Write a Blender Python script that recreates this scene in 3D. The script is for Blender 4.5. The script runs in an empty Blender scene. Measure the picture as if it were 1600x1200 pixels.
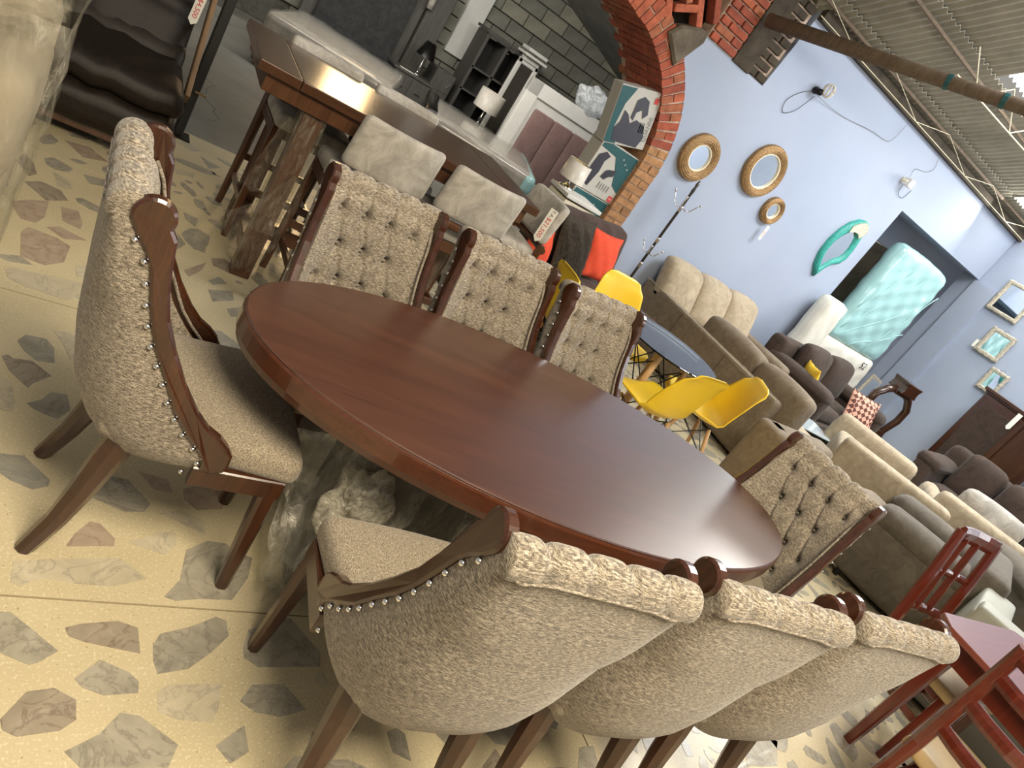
import bpy, bmesh, math, random
from mathutils import Vector, Matrix
PI = math.pi
D = bpy.data
C = bpy.context.scene.collection
S = bpy.context.scene
# ---------------------------------------------------------------- camera
cam = D.objects.new('camera', D.cameras.new('camera')); C.objects.link(cam)
yaw, pitch, roll, CAMZ = .6828, .37006, .60900, 1.66
fw = Vector((math.sin(yaw)*math.cos(pitch), math.cos(yaw)*math.cos(pitch), -math.sin(pitch)))
rt = Vector((math.cos(yaw), -math.sin(yaw), 0)); upv = rt.cross(fw)
cr_ = math.cos(roll)*rt + math.sin(roll)*upv; cu_ = -math.sin(roll)*rt + math.cos(roll)*upv
M = Matrix((cr_, cu_, -fw)).transposed().to_4x4(); M.translation = (0, 0, CAMZ)
cam.matrix_world = M
cam.data.sensor_width = 36; cam.data.lens = 1109/1600*36; cam.data.clip_start = .05
S.camera = cam
# ---------------------------------------------------------------- light
S.view_settings.view_transform = 'Standard'; S.view_settings.look = 'None'
S.view_settings.gamma = 1; S.view_settings.use_curve_mapping = False
S.view_settings.exposure = 0.2
w = D.worlds.new('world'); S.world = w; w.use_nodes = True
bg = w.node_tree.nodes['Background']; bg.inputs[0].default_value = (1, .95, .86, 1); bg.inputs[1].default_value = .3
def area(name, loc, target, sx, sy, power, col, shape='RECTANGLE'):
    l = D.lights.new(name, 'AREA'); l.shape = shape; l.size = sx; l.size_y = sy; l.energy = power; l.color = col
    o = D.objects.new(name, l); C.objects.link(o); o.location = loc
    o.rotation_euler = (Vector(target)-Vector(loc)).to_track_quat('-Z', 'Y').to_euler()
    return o
area('skylight_light', (6.6, 2.6, 4.5), (6.4, 3.2, 0), 3.0, 1.6, 185, (.94, .97, 1))
area('far_skylight_light', (9.25, 4.1, 3.65), (2.2, 1.3, .76), 2.6, 1.3, 92, (1, .97, .92))
area('skylight_light', (.9, -.5, 3.5), (1.1, 1.5, 0), 1.8, 1.2, 205, (1, .87, .66))
area('entrance_light', (9.2, -1.6, 2.6), (6.5, 5, 1.4), 2.6, 2.2, 95, (.95, .97, 1))
area('hanging_lamp', (2.75, 9.6, 2.15), (1.2, 4.0, 1.0), .55, .4, 15, (1, .68, .34))
area('back_room_light', (2.2, 8.6, 2.9), (3.6, 11.5, .6), 2.6, 1.4, 120, (1, .95, .87))
area('back_room_light', (4.6, 6.9, 2.75), (5.4, 9.2, .7), .9, .6, 42, (1, .96, .9))
# ---------------------------------------------------------------- helpers
def obj(name, me, mat=None, parent=None, loc=None, rot=None):
    o = D.objects.new(name, me); C.objects.link(o)
    if mat is not None and len(me.materials) == 0: me.materials.append(mat)
    if parent is not None: o.parent = parent
    if loc is not None: o.location = loc
    if rot is not None: o.rotation_euler = rot
    return o
def mk(name, vs, fs, mat=None, parent=None, smooth=False, loc=None, rot=None):
    me = D.meshes.new(name); me.from_pydata([tuple(v) for v in vs], [], fs); me.validate(); me.update()
    b = bmesh.new(); b.from_mesh(me); bmesh.ops.recalc_face_normals(b, faces=b.faces); b.to_mesh(me); b.free()
    if smooth:
        for p in me.polygons: p.use_smooth = True
    return obj(name, me, mat, parent, loc, rot)
class MB:
    def __init__(s): s.v = []; s.f = []
    def add(s, vf, m=None):
        vs, fs = vf; n = len(s.v)
        s.v += [tuple(m @ Vector(v)) if m is not None else tuple(v) for v in vs]; s.f += [tuple(i+n for i in f) for f in fs]; return s
    def build(s, name, mat, parent=None, smooth=True, **k): return mk(name, s.v, s.f, mat, parent, smooth, **k)
def T(x, y, z, rz=0, rx=0, ry=0):
    return Matrix.Translation((x, y, z)) @ Matrix.Rotation(rz, 4, 'Z') @ Matrix.Rotation(rx, 4, 'X') @ Matrix.Rotation(ry, 4, 'Y')
def rbox(c, s, r=.01, f=None, mid=1, puff=(0, 0, 0)):
    """rounded box: centre c, size s, radius r, optional bulge per axis"""
    hs = [a/2 for a in s]; r = min(r, min(hs)*.98)
    ax = []
    for h in hs:
        a = [-h, -h+.35*r, -h+r] + [-h+r+(2*h-2*r)*i/(mid+1) for i in range(1, mid+1)] + [h-r, h-.35*r, h]
        ax.append(a)
    vs = []; idx = {}; fs = []
    def vert(i, j, k):
        if (i, j, k) in idx: return idx[i, j, k]
        p = [ax[0][i], ax[1][j], ax[2][k]]
        cl = [max(-h+r, min(h-r, q)) for h, q in zip(hs, p)]
        d = [q-e for q, e in zip(p, cl)]; L = math.sqrt(sum(e*e for e in d)) or 1
        q = [e+d_/L*r for e, d_ in zip(cl, d)]
        u = [q[a]/hs[a] for a in range(3)]
        for a in range(3):
            if puff[a]: q[a] += (1 if u[a] > 0 else -1)*abs(u[a])**2*puff[a]*(1-u[(a+1) % 3]**2)*(1-u[(a+2) % 3]**2)
        q = [q[a]+c[a] for a in range(3)]
        if f: q = f(q)
        idx[i, j, k] = len(vs); vs.append(tuple(q)); return idx[i, j, k]
    n = [len(a) for a in ax]
    for a in range(3):
        b, d = (a+1) % 3, (a+2) % 3
        for side in (0, n[a]-1):
            for i in range(n[b]-1):
                for j in range(n[d]-1):
                    q = []
                    for (di, dj) in ((0, 0), (1, 0), (1, 1), (0, 1)):
                        t = [0, 0, 0]; t[a] = side; t[b] = i+di; t[d] = j+dj; q.append(vert(*t))
                    fs.append(tuple(q))
    return vs, fs
def box(c, s):
    x, y, z = c; a, b, d = s[0]/2, s[1]/2, s[2]/2
    v = [(x+i*a, y+j*b, z+k*d) for i in (-1, 1) for j in (-1, 1) for k in (-1, 1)]
    return v, [(0, 1, 3, 2), (4, 6, 7, 5), (0, 4, 5, 1), (2, 3, 7, 6), (0, 2, 6, 4), (1, 5, 7, 3)]
def smooth_path(P, k=6):
    P = [Vector(p) for p in P]; out = []
    for i in range(len(P)-1):
        a, b_, c_, d = P[max(i-1, 0)], P[i], P[i+1], P[min(i+2, len(P)-1)]
        for j in range(k):
            t = j/k; out.append(.5*((2*b_)+(c_-a)*t+(2*a-5*b_+4*c_-d)*t*t+(-a+3*b_-3*c_+d)*t**3))
    return out+[P[-1]]
def tube(path, rad, n=10, sq=0, up=None, ry=None):
    """swept tube; rad number or list; sq>0 makes the section squarish"""
    P = [Vector(p) for p in path]; m = len(P)
    R = rad if isinstance(rad, (list, tuple)) else [rad]*m
    R2 = (ry if isinstance(ry, (list, tuple)) else [ry]*m) if ry else R
    vs = []; fs = []; prev = None
    for i in range(m):
        t = (P[min(i+1, m-1)]-P[max(i-1, 0)]).normalized()
        if prev is None:
            a = Vector(up) if up else (Vector((0, 0, 1)) if abs(t.z) < .9 else Vector((0, 1, 0)))
        else: a = prev
        a = (a - t*a.dot(t)).normalized(); b = t.cross(a); prev = a
        for k in range(n):
            th = 2*PI*k/n + (PI/n if sq else 0); c_, s_ = math.cos(th), math.sin(th)
            if sq:
                e = 1-sq; q = (abs(c_)**(2/e*.5)+abs(s_)**(2/e*.5))
                mlt = 1/max(abs(c_), abs(s_))*sq+(1-sq); c_ *= mlt; s_ *= mlt
            vs.append(tuple(P[i]+a*c_*R[i]+b*s_*R2[i]))
    for i in range(m-1):
        for k in range(n):
            fs.append((i*n+k, i*n+(k+1) % n, (i+1)*n+(k+1) % n, (i+1)*n+k))
    fs.append(tuple(range(n))[::-1]); fs.append(tuple((m-1)*n+k for k in range(n)))
    return vs, fs
def bar(p0, p1, w_, d_, r=.004, up=None, w1=None, d1=None):
    """square bar p0->p1; chamfered section (8 sides)"""
    P0, P1 = Vector(p0), Vector(p1); t = (P1-P0).normalized()
    a = Vector(up) if up else (Vector((0, 0, 1)) if abs(t.z) < .9 else Vector((0, 1, 0)))
    a = (a-t*a.dot(t)).normalized(); b = t.cross(a)
    vs = []
    for P, W, DD in ((P0, w_, d_), (P1, w1 or w_, d1 or d_)):
        h, k = W/2, DD/2
        for x, y in ((h-r, k), (h, k-r), (h, -k+r), (h-r, -k), (-h+r, -k), (-h, -k+r), (-h, k-r), (-h+r, k)):
            vs.append(tuple(P+b*x+a*y))
    fs = [(i, (i+1) % 8, 8+(i+1) % 8, 8+i) for i in range(8)]+[tuple(range(8))[::-1], tuple(range(8, 16))]
    return vs, fs
def lathe(pr, n=24, m=None, close=True):
    vs = []; fs = []
    for r, z in pr:
        for k in range(n): vs.append((r*math.cos(2*PI*k/n), r*math.sin(2*PI*k/n), z))
    for i in range(len(pr)-1):
        for k in range(n): fs.append((i*n+k, i*n+(k+1) % n, (i+1)*n+(k+1) % n, (i+1)*n+k))
    if close: fs += [tuple(range(n)), tuple((len(pr)-1)*n+k for k in range(n))]
    return vs, fs
def prism(poly, t, inset=0, h=0):
    """polygon (x,y) extruded 0..t in z, optional chamfer"""
    n = len(poly)
    a2 = sum(poly[i][0]*poly[(i+1) % n][1]-poly[(i+1) % n][0]*poly[i][1] for i in range(n))
    if a2 < 0: poly = poly[::-1]
    def off(d):
        out = []
        for i in range(n):
            p, q, s = Vector(poly[i-1]), Vector(poly[i]), Vector(poly[(i+1) % n])
            e1 = (q-p).normalized(); e2 = (s-q).normalized()
            n1 = Vector((-e1.y, e1.x)); n2 = Vector((-e2.y, e2.x)); b = (n1+n2)
            L = b.length
            b = b/L if L > 1e-6 else n1
            out.append(q+b*d/max(.5, b.dot(n1)))
        return out
    rings = []
    if inset:
        i_ = off(inset); rings = [(i_, 0), (poly, h), (poly, t-h), (i_, t)]
    else: rings = [(poly, 0), (poly, t)]
    vs = []; fs = []
    for pts, z in rings: vs += [(p[0], p[1], z) for p in pts]
    for r in range(len(rings)-1):
        for k in range(n): fs.append((r*n+k, r*n+(k+1) % n, (r+1)*n+(k+1) % n, (r+1)*n+k))
    fs.append(tuple(range(n))[::-1]); fs.append(tuple((len(rings)-1)*n+k for k in range(n)))
    return vs, fs
def grid(fn, nu, nv, closed=False):
    vs = [fn(i/(nu-1), j/(nv-1)) for i in range(nu) for j in range(nv)]
    fs = [(i*nv+j, (i+1)*nv+j, (i+1)*nv+j+1, i*nv+j+1) for i in range(nu-1) for j in range(nv-1)]
    return vs, fs
def shell(fn, nu, nv, t):
    """double sided thin surface with real thickness; fn(u,v) -> (pos, normal)"""
    a = []; b = []
    for i in range(nu):
        for j in range(nv):
            p, n_ = fn(i/(nu-1), j/(nv-1)); p = Vector(p); n_ = Vector(n_).normalized()
            a.append(tuple(p+n_*t/2)); b.append(tuple(p-n_*t/2))
    N = nu*nv; fs = []
    for i in range(nu-1):
        for j in range(nv-1):
            q = (i*nv+j, (i+1)*nv+j, (i+1)*nv+j+1, i*nv+j+1); fs.append(q); fs.append(tuple(k+N for k in q[::-1]))
    for i in range(nu-1):
        for j in (0, nv-1): fs.append((i*nv+j, (i+1)*nv+j, (i+1)*nv+j+N, i*nv+j+N))
    for j in range(nv-1):
        for i in (0, nu-1): fs.append((i*nv+j, i*nv+j+1, i*nv+j+1+N, i*nv+j+N))
    return a+b, fs
def thing(name, label, cat, loc=(0, 0, 0), rz=0, group=None):
    o = D.objects.new(name, None); C.objects.link(o); o.location = loc; o.rotation_euler = (0, 0, rz)
    o['label'] = label; o['category'] = cat
    if group: o['group'] = group
    return o
def tag(o, label, cat, group=None):
    o['label'] = label; o['category'] = cat
    if group: o['group'] = group
    return o
def struct(o): o['kind'] = 'structure'; return o
def stuff(o): o['kind'] = 'stuff'; return o
def kids(o): return [c for c in D.objects if c.parent == o]
def copy_tree(o, loc, rz, label=None, parent=None, top=True):
    ch = {}
    for c in D.objects:
        if c.parent: ch.setdefault(c.parent.name, []).append(c)
    def rec(a, par):
        b = a.copy(); C.objects.link(b)
        if par is not None: b.parent = par
        for q in ch.get(a.name, []): rec(q, b)
        return b
    r = rec(o, None); r.location = loc; r.rotation_euler = (0, 0, rz)
    if label: r['label'] = label
    return r
# ---------------------------------------------------------------- materials
def newmat(name):
    m = D.materials.new(name); m.use_nodes = True; nt = m.node_tree; b = nt.nodes['Principled BSDF']; return m, nt, b
def nd(nt, t, **k):
    n = nt.nodes.new(t)
    for a, v in k.items(): setattr(n, a, v)
    return n
def coord(nt, scale=(1, 1, 1), rot=(0, 0, 0), world=False):
    tc = nd(nt, 'ShaderNodeTexCoord'); mp = nd(nt, 'ShaderNodeMapping'); mp.inputs['Scale'].default_value = scale; mp.inputs['Rotation'].default_value = rot
    if world:
        g = nd(nt, 'ShaderNodeNewGeometry'); nt.links.new(g.outputs['Position'], mp.inputs[0])
    else: nt.links.new(tc.outputs['Object'], mp.inputs[0])
    return mp.outputs[0]
def noise(nt, co, sc, det=4, rough=.6, dist=0):
    n = nd(nt, 'ShaderNodeTexNoise'); n.inputs['Scale'].default_value = sc; n.inputs['Detail'].default_value = det
    n.inputs['Roughness'].default_value = rough; n.inputs['Distortion'].default_value = dist; nt.links.new(co, n.inputs['Vector']); return n.outputs['Fac']
def ramp(nt, fac, stops):
    r = nd(nt, 'ShaderNodeValToRGB'); e = r.color_ramp.elements
    while len(e) < len(stops): e.new(.5)
    for el, (p, c) in zip(e, stops): el.position = p; el.color = (*c, 1)
    nt.links.new(fac, r.inputs[0]); return r.outputs[0]
def bump(nt, b, h, st=.3, d=.01):
    n = nd(nt, 'ShaderNodeBump'); n.inputs['Strength'].default_value = st; n.inputs['Distance'].default_value = d
    nt.links.new(h, n.inputs['Height']); nt.links.new(n.outputs[0], b.inputs['Normal'])
def mixc(nt, f, a, b_, mode='MIX'):
    n = nd(nt, 'ShaderNodeMix', data_type='RGBA', blend_type=mode)
    for s, v in ((0, f), (6, a), (7, b_)):
        if isinstance(v, (int, float)): n.inputs[s].default_value = v
        elif isinstance(v, tuple): n.inputs[s].default_value = (*v, 1)
        else: nt.links.new(v, n.inputs[s])
    return n.outputs[2]
def setp(b, **k):
    for a, v in k.items(): b.inputs[{'rough': 'Roughness', 'metal': 'Metallic', 'coat': 'Coat Weight', 'crough': 'Coat Roughness', 'sheen': 'Sheen Weight', 'spec': 'Specular IOR Level', 'trans': 'Transmission Weight', 'alpha': 'Alpha', 'ior': 'IOR'}[a]].default_value = v
def plain(name, c, rough=.5, metal=0, var=.12, sc=8, bmp=0, **k):
    m, nt, b = newmat(name); co = coord(nt); n = noise(nt, co, sc)
    col = ramp(nt, n, [(.3, tuple(x*(1-var) for x in c)), (.7, tuple(min(1, x*(1+var)) for x in c))])
    nt.links.new(col, b.inputs[0]); setp(b, rough=rough, metal=metal, **k)
    if bmp: bump(nt, b, noise(nt, co, sc*8), bmp, .003)
    return m
def wood(name, c1, c2, axis=0, rough=.3, coat=.4, sc=1, world=False, crough=.15):
    m, nt, b = newmat(name); s = [9*sc]*3; s[axis] = .9*sc
    co = coord(nt, tuple(s), world=world); n = noise(nt, co, 3, 6, .62, .6); s2 = [60*sc]*3; s2[axis] = 2*sc
    n2 = noise(nt, coord(nt, tuple(s2), world=world), 3, 3)
    c = ramp(nt, n, [(.28, c1), (.72, c2)]); c = mixc(nt, .35, c, ramp(nt, n2, [(.3, tuple(x*.6 for x in c1)), (.7, c2)]))
    nt.links.new(c, b.inputs[0]); setp(b, rough=rough, coat=coat, crough=crough); bump(nt, b, n2, .05, .002); return m
def tweed(name, dark, mid, light, sc=1, rot=(0, 0, 0), st=(.16, .16, 1)):
    m, nt, b = newmat(name)
    a = noise(nt, coord(nt, tuple(500*sc*x for x in st), rot), 1, 3, .7)
    c2 = noise(nt, coord(nt, (640*sc, 640*sc, 190*sc), rot), 1, 3, .7)
    m2 = nd(nt, 'ShaderNodeMath', operation='MULTIPLY'); nt.links.new(c2, m2.inputs[0]); m2.inputs[1].default_value = .36
    ad = nd(nt, 'ShaderNodeMath', operation='MULTIPLY_ADD'); nt.links.new(a, ad.inputs[0]); ad.inputs[1].default_value = .64; nt.links.new(m2.outputs[0], ad.inputs[2])
    hf = ad
    c = ramp(nt, hf.outputs[0], [(.39, dark), (.49, mid), (.60, light)])
    big = noise(nt, coord(nt), 5, 2)
    c = mixc(nt, ramp(nt, big, [(.35, (0, 0, 0)), (.75, (.22, .22, .22))]), c, tuple(x*.8 for x in mid))
    nt.links.new(c, b.inputs[0]); setp(b, rough=.92, sheen=.25); bump(nt, b, hf.outputs[0], .5, .002); return m
def suede(name, c1, c2, sc=6, sheen=.08):
    m, nt, b = newmat(name); n = noise(nt, coord(nt), sc, 7, .68, 1.0); n2 = noise(nt, coord(nt), 160, 2)
    c = ramp(nt, n, [(.36, c1), (.66, c2)]); c = mixc(nt, .12, c, ramp(nt, n2, [(.3, tuple(x*.5 for x in c1)), (.7, c2)]))
    nt.links.new(c, b.inputs[0]); setp(b, rough=.88, sheen=sheen); bump(nt, b, n2, .12, .002); return m
def film(name, tint=(1, 1, 1), op=.22, sc=14, st=(1, 1, 1), milk=(.8, .8, .76), rough=.12):
    """thin plastic wrap: mostly transparent, with glossy wrinkles and a little milky scatter"""
    m = D.materials.new(name); m.use_nodes = True; nt = m.node_tree; nt.nodes.clear()
    out = nd(nt, 'ShaderNodeOutputMaterial'); tr = nd(nt, 'ShaderNodeBsdfTransparent'); tr.inputs[0].default_value = (*tint, 1)
    pb = nd(nt, 'ShaderNodeBsdfPrincipled'); pb.inputs[0].default_value = (*milk, 1); pb.inputs['Roughness'].default_value = rough
    pb.inputs['Specular IOR Level'].default_value = .8
    mx = nd(nt, 'ShaderNodeMixShader'); co = coord(nt, st); h = noise(nt, co, sc, 6, .7, 1.6)
    bp = nd(nt, 'ShaderNodeBump'); bp.inputs['Strength'].default_value = 1; bp.inputs['Distance'].default_value = .03; nt.links.new(h, bp.inputs['Height']); nt.links.new(bp.outputs[0], pb.inputs['Normal'])
    r = ramp(nt, noise(nt, co, sc*1.7, 5, .75, 1), [(.42, (op*.4,)*3), (.58, (op,)*3), (.72, (min(1, op*2.6),)*3)])
    nt.links.new(r, mx.inputs[0]); nt.links.new(tr.outputs[0], mx.inputs[1]); nt.links.new(pb.outputs[0], mx.inputs[2]); nt.links.new(mx.outputs[0], out.inputs[0]); return m
m_tweed = tweed('tweed', (.040, .031, .021), (.185, .152, .112), (.50, .43, .335))
m_mahog = wood('mahogany', (.024, .0075, .003), (.068, .023, .009), 2, .28, .5)
m_trim = wood('trim_wood', (.020, .006, .0025), (.072, .021, .007), 2, .25, .6)
m_top = wood('table_top_wood', (.040, .0135, .0075), (.085, .029, .015), 0, .32, .8, .6, crough=.3)
m_topedge = wood('table_edge_wood', (.05, .014, .006), (.10, .03, .012), 0, .28, .5)
m_tweeds = tweed('tweed_seat', (.045, .034, .022), (.20, .162, .112), (.52, .44, .32), 1.5, (0, 0, 0), (1, .25, 1))
m_chrome = plain('chrome', (.8, .79, .76), .12, 1, .03)
m_walnut = wood('walnut', (.045, .018, .008), (.12, .05, .022), 2, .3, .4)
m_bartop = wood('bar_top_wood', (.045, .019, .009), (.085, .036, .017), 0, .27, .25, .7, crough=.2)
m_velvet = suede('grey_velvet', (.27, .25, .22), (.50, .465, .41), 9)
m_beige = suede('beige_suede', (.155, .118, .078), (.235, .185, .125), 14)
m_beigel = suede('light_beige_suede', (.30, .24, .165), (.46, .38, .265), 10)
m_taupe = suede('taupe_suede', (.075, .062, .046), (.13, .108, .08), 8)
m_choc = suede('chocolate_suede', (.022, .012, .007), (.052, .029, .018), 9)
m_dbrown = suede('dark_brown_fabric', (.030, .012, .007), (.058, .025, .015), 12)
m_leather = plain('brown_leather', (.015, .010, .007), .48, 0, .3, 30, .35, spec=.3)
m_greygreen = plain('grey_green_leatherette', (.30, .30, .25), .55, 0, .05, 6, .1)
m_orange = plain('orange_velvet', (.66, .065, .022), .9, 0, .12, 10, .2)
m_fur = plain('brown_fur', (.040, .030, .019), .95, 0, .6, 60, .8)
m_yellow = plain('yellow_plastic', (.80, .53, .02), .38, 0, .03, 4)
m_ypillow = plain('mustard_velvet', (.72, .46, .03), .85, 0, .15, 20, .2)
m_beech = wood('beech', (.42, .24, .10), (.58, .37, .18), 2, .5, .1)
m_black = plain('black_metal', (.012, .011, .010), .35, .6)
m_blackp = plain('black_paint', (.014, .013, .012), .45)
m_white = plain('white_paint', (.72, .71, .67), .5, 0, .04)
m_cream = plain('cream_paint', (.80, .74, .58), .6, 0, .04)
m_offw = plain('wrapped_white', (.74, .72, .64), .35, 0, .08, 5, .3)
m_gold = plain('gold_rope', (.33, .20, .085), .42, .5, .5, 60, .8)
m_silverl = plain('antique_silver', (.55, .50, .40), .45, .3, .4, 60, .7)
m_mirror = plain('mirror_glass', (.82, .86, .88), .02, 1, .01)
m_teal = plain('turquoise_ceramic', (.04, .36, .31), .3, 0, .4, 60, .5)
m_mosaic = plain('mosaic_glass', (.66, .62, .48), .2, .3, .5, 90, .8)
m_tealbox = plain('teal_print', (.012, .085, .095), .5, 0, .05)
m_card = plain('grey_card', (.50, .49, .45), .6, 0, .03)
m_print = plain('dark_print', (.03, .03, .045), .4, 0, .2)
m_red = plain('red_print', (.62, .05, .05), .5, 0, .05)
m_paper = plain('paper', (.86, .84, .76), .6, 0, .03)
m_ink = plain('ink', (.05, .05, .05), .6)
m_greyprint = plain('grey_print', (.25, .25, .25), .6)
m_redwood = wood('red_mahogany', (.07, .010, .005), (.15, .023, .010), 2, .25, .6)
m_rtop = wood('red_table_top', (.17, .045, .03), (.22, .06, .04), 0, .28, .5)
m_tan = plain('tan_vinyl', (.50, .36, .18), .5, 0, .08, 5, .15)
m_dgrey = wood('dark_grey_wood', (.045, .043, .04), (.10, .095, .085), 2, .55, .1)
m_charc = suede('charcoal_upholstery', (.02, .02, .021), (.045, .045, .046), 9)
m_mauve = suede('mauve_suede', (.19, .115, .105), (.25, .155, .14), 8)
m_shade = plain('satin_shade', (.66, .62, .55), .35, 0, .15, 9, .2)
m_foil = plain('gold_foil', (.75, .55, .22), .25, 1, .5, 30, .9)
m_conc = plain('concrete', (.20, .195, .175), .75, 0, .25, 3, .3)
m_block = plain('cement_block', (.20, .20, .165), .9, 0, .22, 4, .6)
m_block2 = plain('cement_block_pale', (.28, .27, .21), .9, 0, .22, 4, .6)
m_mortar = plain('mortar', (.085, .082, .068), .95, 0, .3, 12, .7)
m_brickm = plain('brick_mortar', (.52, .40, .31), .95, 0, .3, 14, .8)
m_brick = [plain('red_brick', c, .9, 0, .3, 14, .6) for c in ((.36, .085, .045), (.42, .11, .055), (.29, .07, .04), (.36, .12, .06))]
m_brickt = [plain('tan_brick', c, .9, 0, .35, 14, .6) for c in ((.37, .19, .085), (.42, .22, .10), (.30, .15, .07))]
m_dbrick = plain('sooty_brick', (.055, .042, .028), .95, 0, .4, 9, .6)
m_logm = wood('weathered_log', (.075, .05, .03), (.20, .145, .095), 2, .8, 0)
m_sheet = plain('fibre_cement_sheet', (.30, .28, .225), .8, 0, .18, 3, .3)
m_pipe = plain('cream_paint_rod', (.62, .56, .38), .5, 0, .1)
m_film = film('plastic_wrap', (.95, .95, .93), .16, 9)
m_filmh = film('heavy_plastic_wrap', (.93, .93, .9), .30, 11, (1, 1, .25), (.56, .53, .45), .07)
m_filmw = film('wrap_over_sofa', (.95, .95, .93), .20, 9, (1, 1, .3), (.62, .57, .45), .06)
m_filmteal = plain('teal_plastic_wrap', (.33, .56, .57), .2, 0, .10, 3, .3, spec=.7)
m_bag = film('white_plastic_bag', (.95, .97, 1), .9, 5, (1, 1, 1), (.86, .90, .92))
# blue plaster
m_blue, nt, b = newmat('blue_plaster'); co = coord(nt, world=True)
c = ramp(nt, noise(nt, co, .9, 5, .6), [(.3, (.335, .395, .52)), (.7, (.39, .445, .565))])
sp = ramp(nt, noise(nt, co, 7, 5, .7), [(.70, (0, 0, 0)), (.78, (.3, .3, .3))])
c = mixc(nt, sp, c, (.42, .44, .48)); nt.links.new(c, b.inputs[0]); setp(b, rough=.8); bump(nt, b, noise(nt, co, 30, 4), .12, .004)
# terrazzo ground
m_terr, nt, b = newmat('terrazzo'); co = coord(nt, world=True)
c = ramp(nt, noise(nt, co, 1.6, 3), [(.3, (.50, .42, .26)), (.7, (.60, .51, .33))])
v = nd(nt, 'ShaderNodeTexVoronoi'); v.inputs['Scale'].default_value = 85; nt.links.new(co, v.inputs['Vector'])
f1 = ramp(nt, v.outputs['Distance'], [(.12, (1, 1, 1)), (.22, (0, 0, 0))])
sel = ramp(nt, noise(nt, co, 40, 2), [(.5, (0, 0, 0)), (.6, (1, 1, 1))]); mm = mixc(nt, 1.0, f1, sel, 'MULTIPLY')
c = mixc(nt, mm, c, (.33, .25, .14))
c = mixc(nt, ramp(nt, noise(nt, co, 130, 3), [(.55, (0, 0, 0)), (.65, (.5, .5, .5))]), c, (.78, .70, .50))
nt.links.new(c, b.inputs[0]); setp(b, rough=.38, coat=.15)
def marble(name, c1, c2, vein):
    m, nt, b = newmat(name); co = coord(nt, world=True); n = noise(nt, co, 7, 6, .65, 1.5)
    c = ramp(nt, n, [(.33, c1), (.66, c2)])
    v = noise(nt, co, 5, 6, .6, 2.5); c = mixc(nt, ramp(nt, v, [(.47, (0, 0, 0)), (.5, (.55, .55, .55)), (.53, (0, 0, 0))]), c, vein)
    nt.links.new(c, b.inputs[0]); setp(b, rough=.33, coat=.2); return m
m_marb = [marble('marble_grey', (.27, .245, .19), (.41, .37, .285), (.16, .14, .11)), marble('marble_pink', (.34, .26, .19), (.44, .35, .26), (.25, .15, .11)),
          marble('marble_cream', (.44, .385, .27), (.55, .48, .345), (.28, .25, .20)), marble('marble_blue_grey', (.25, .24, .20), (.37, .345, .28), (.42, .37, .28)),
          marble('marble_brown', (.27, .225, .165), (.37, .31, .235), (.13, .09, .06))]
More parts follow.
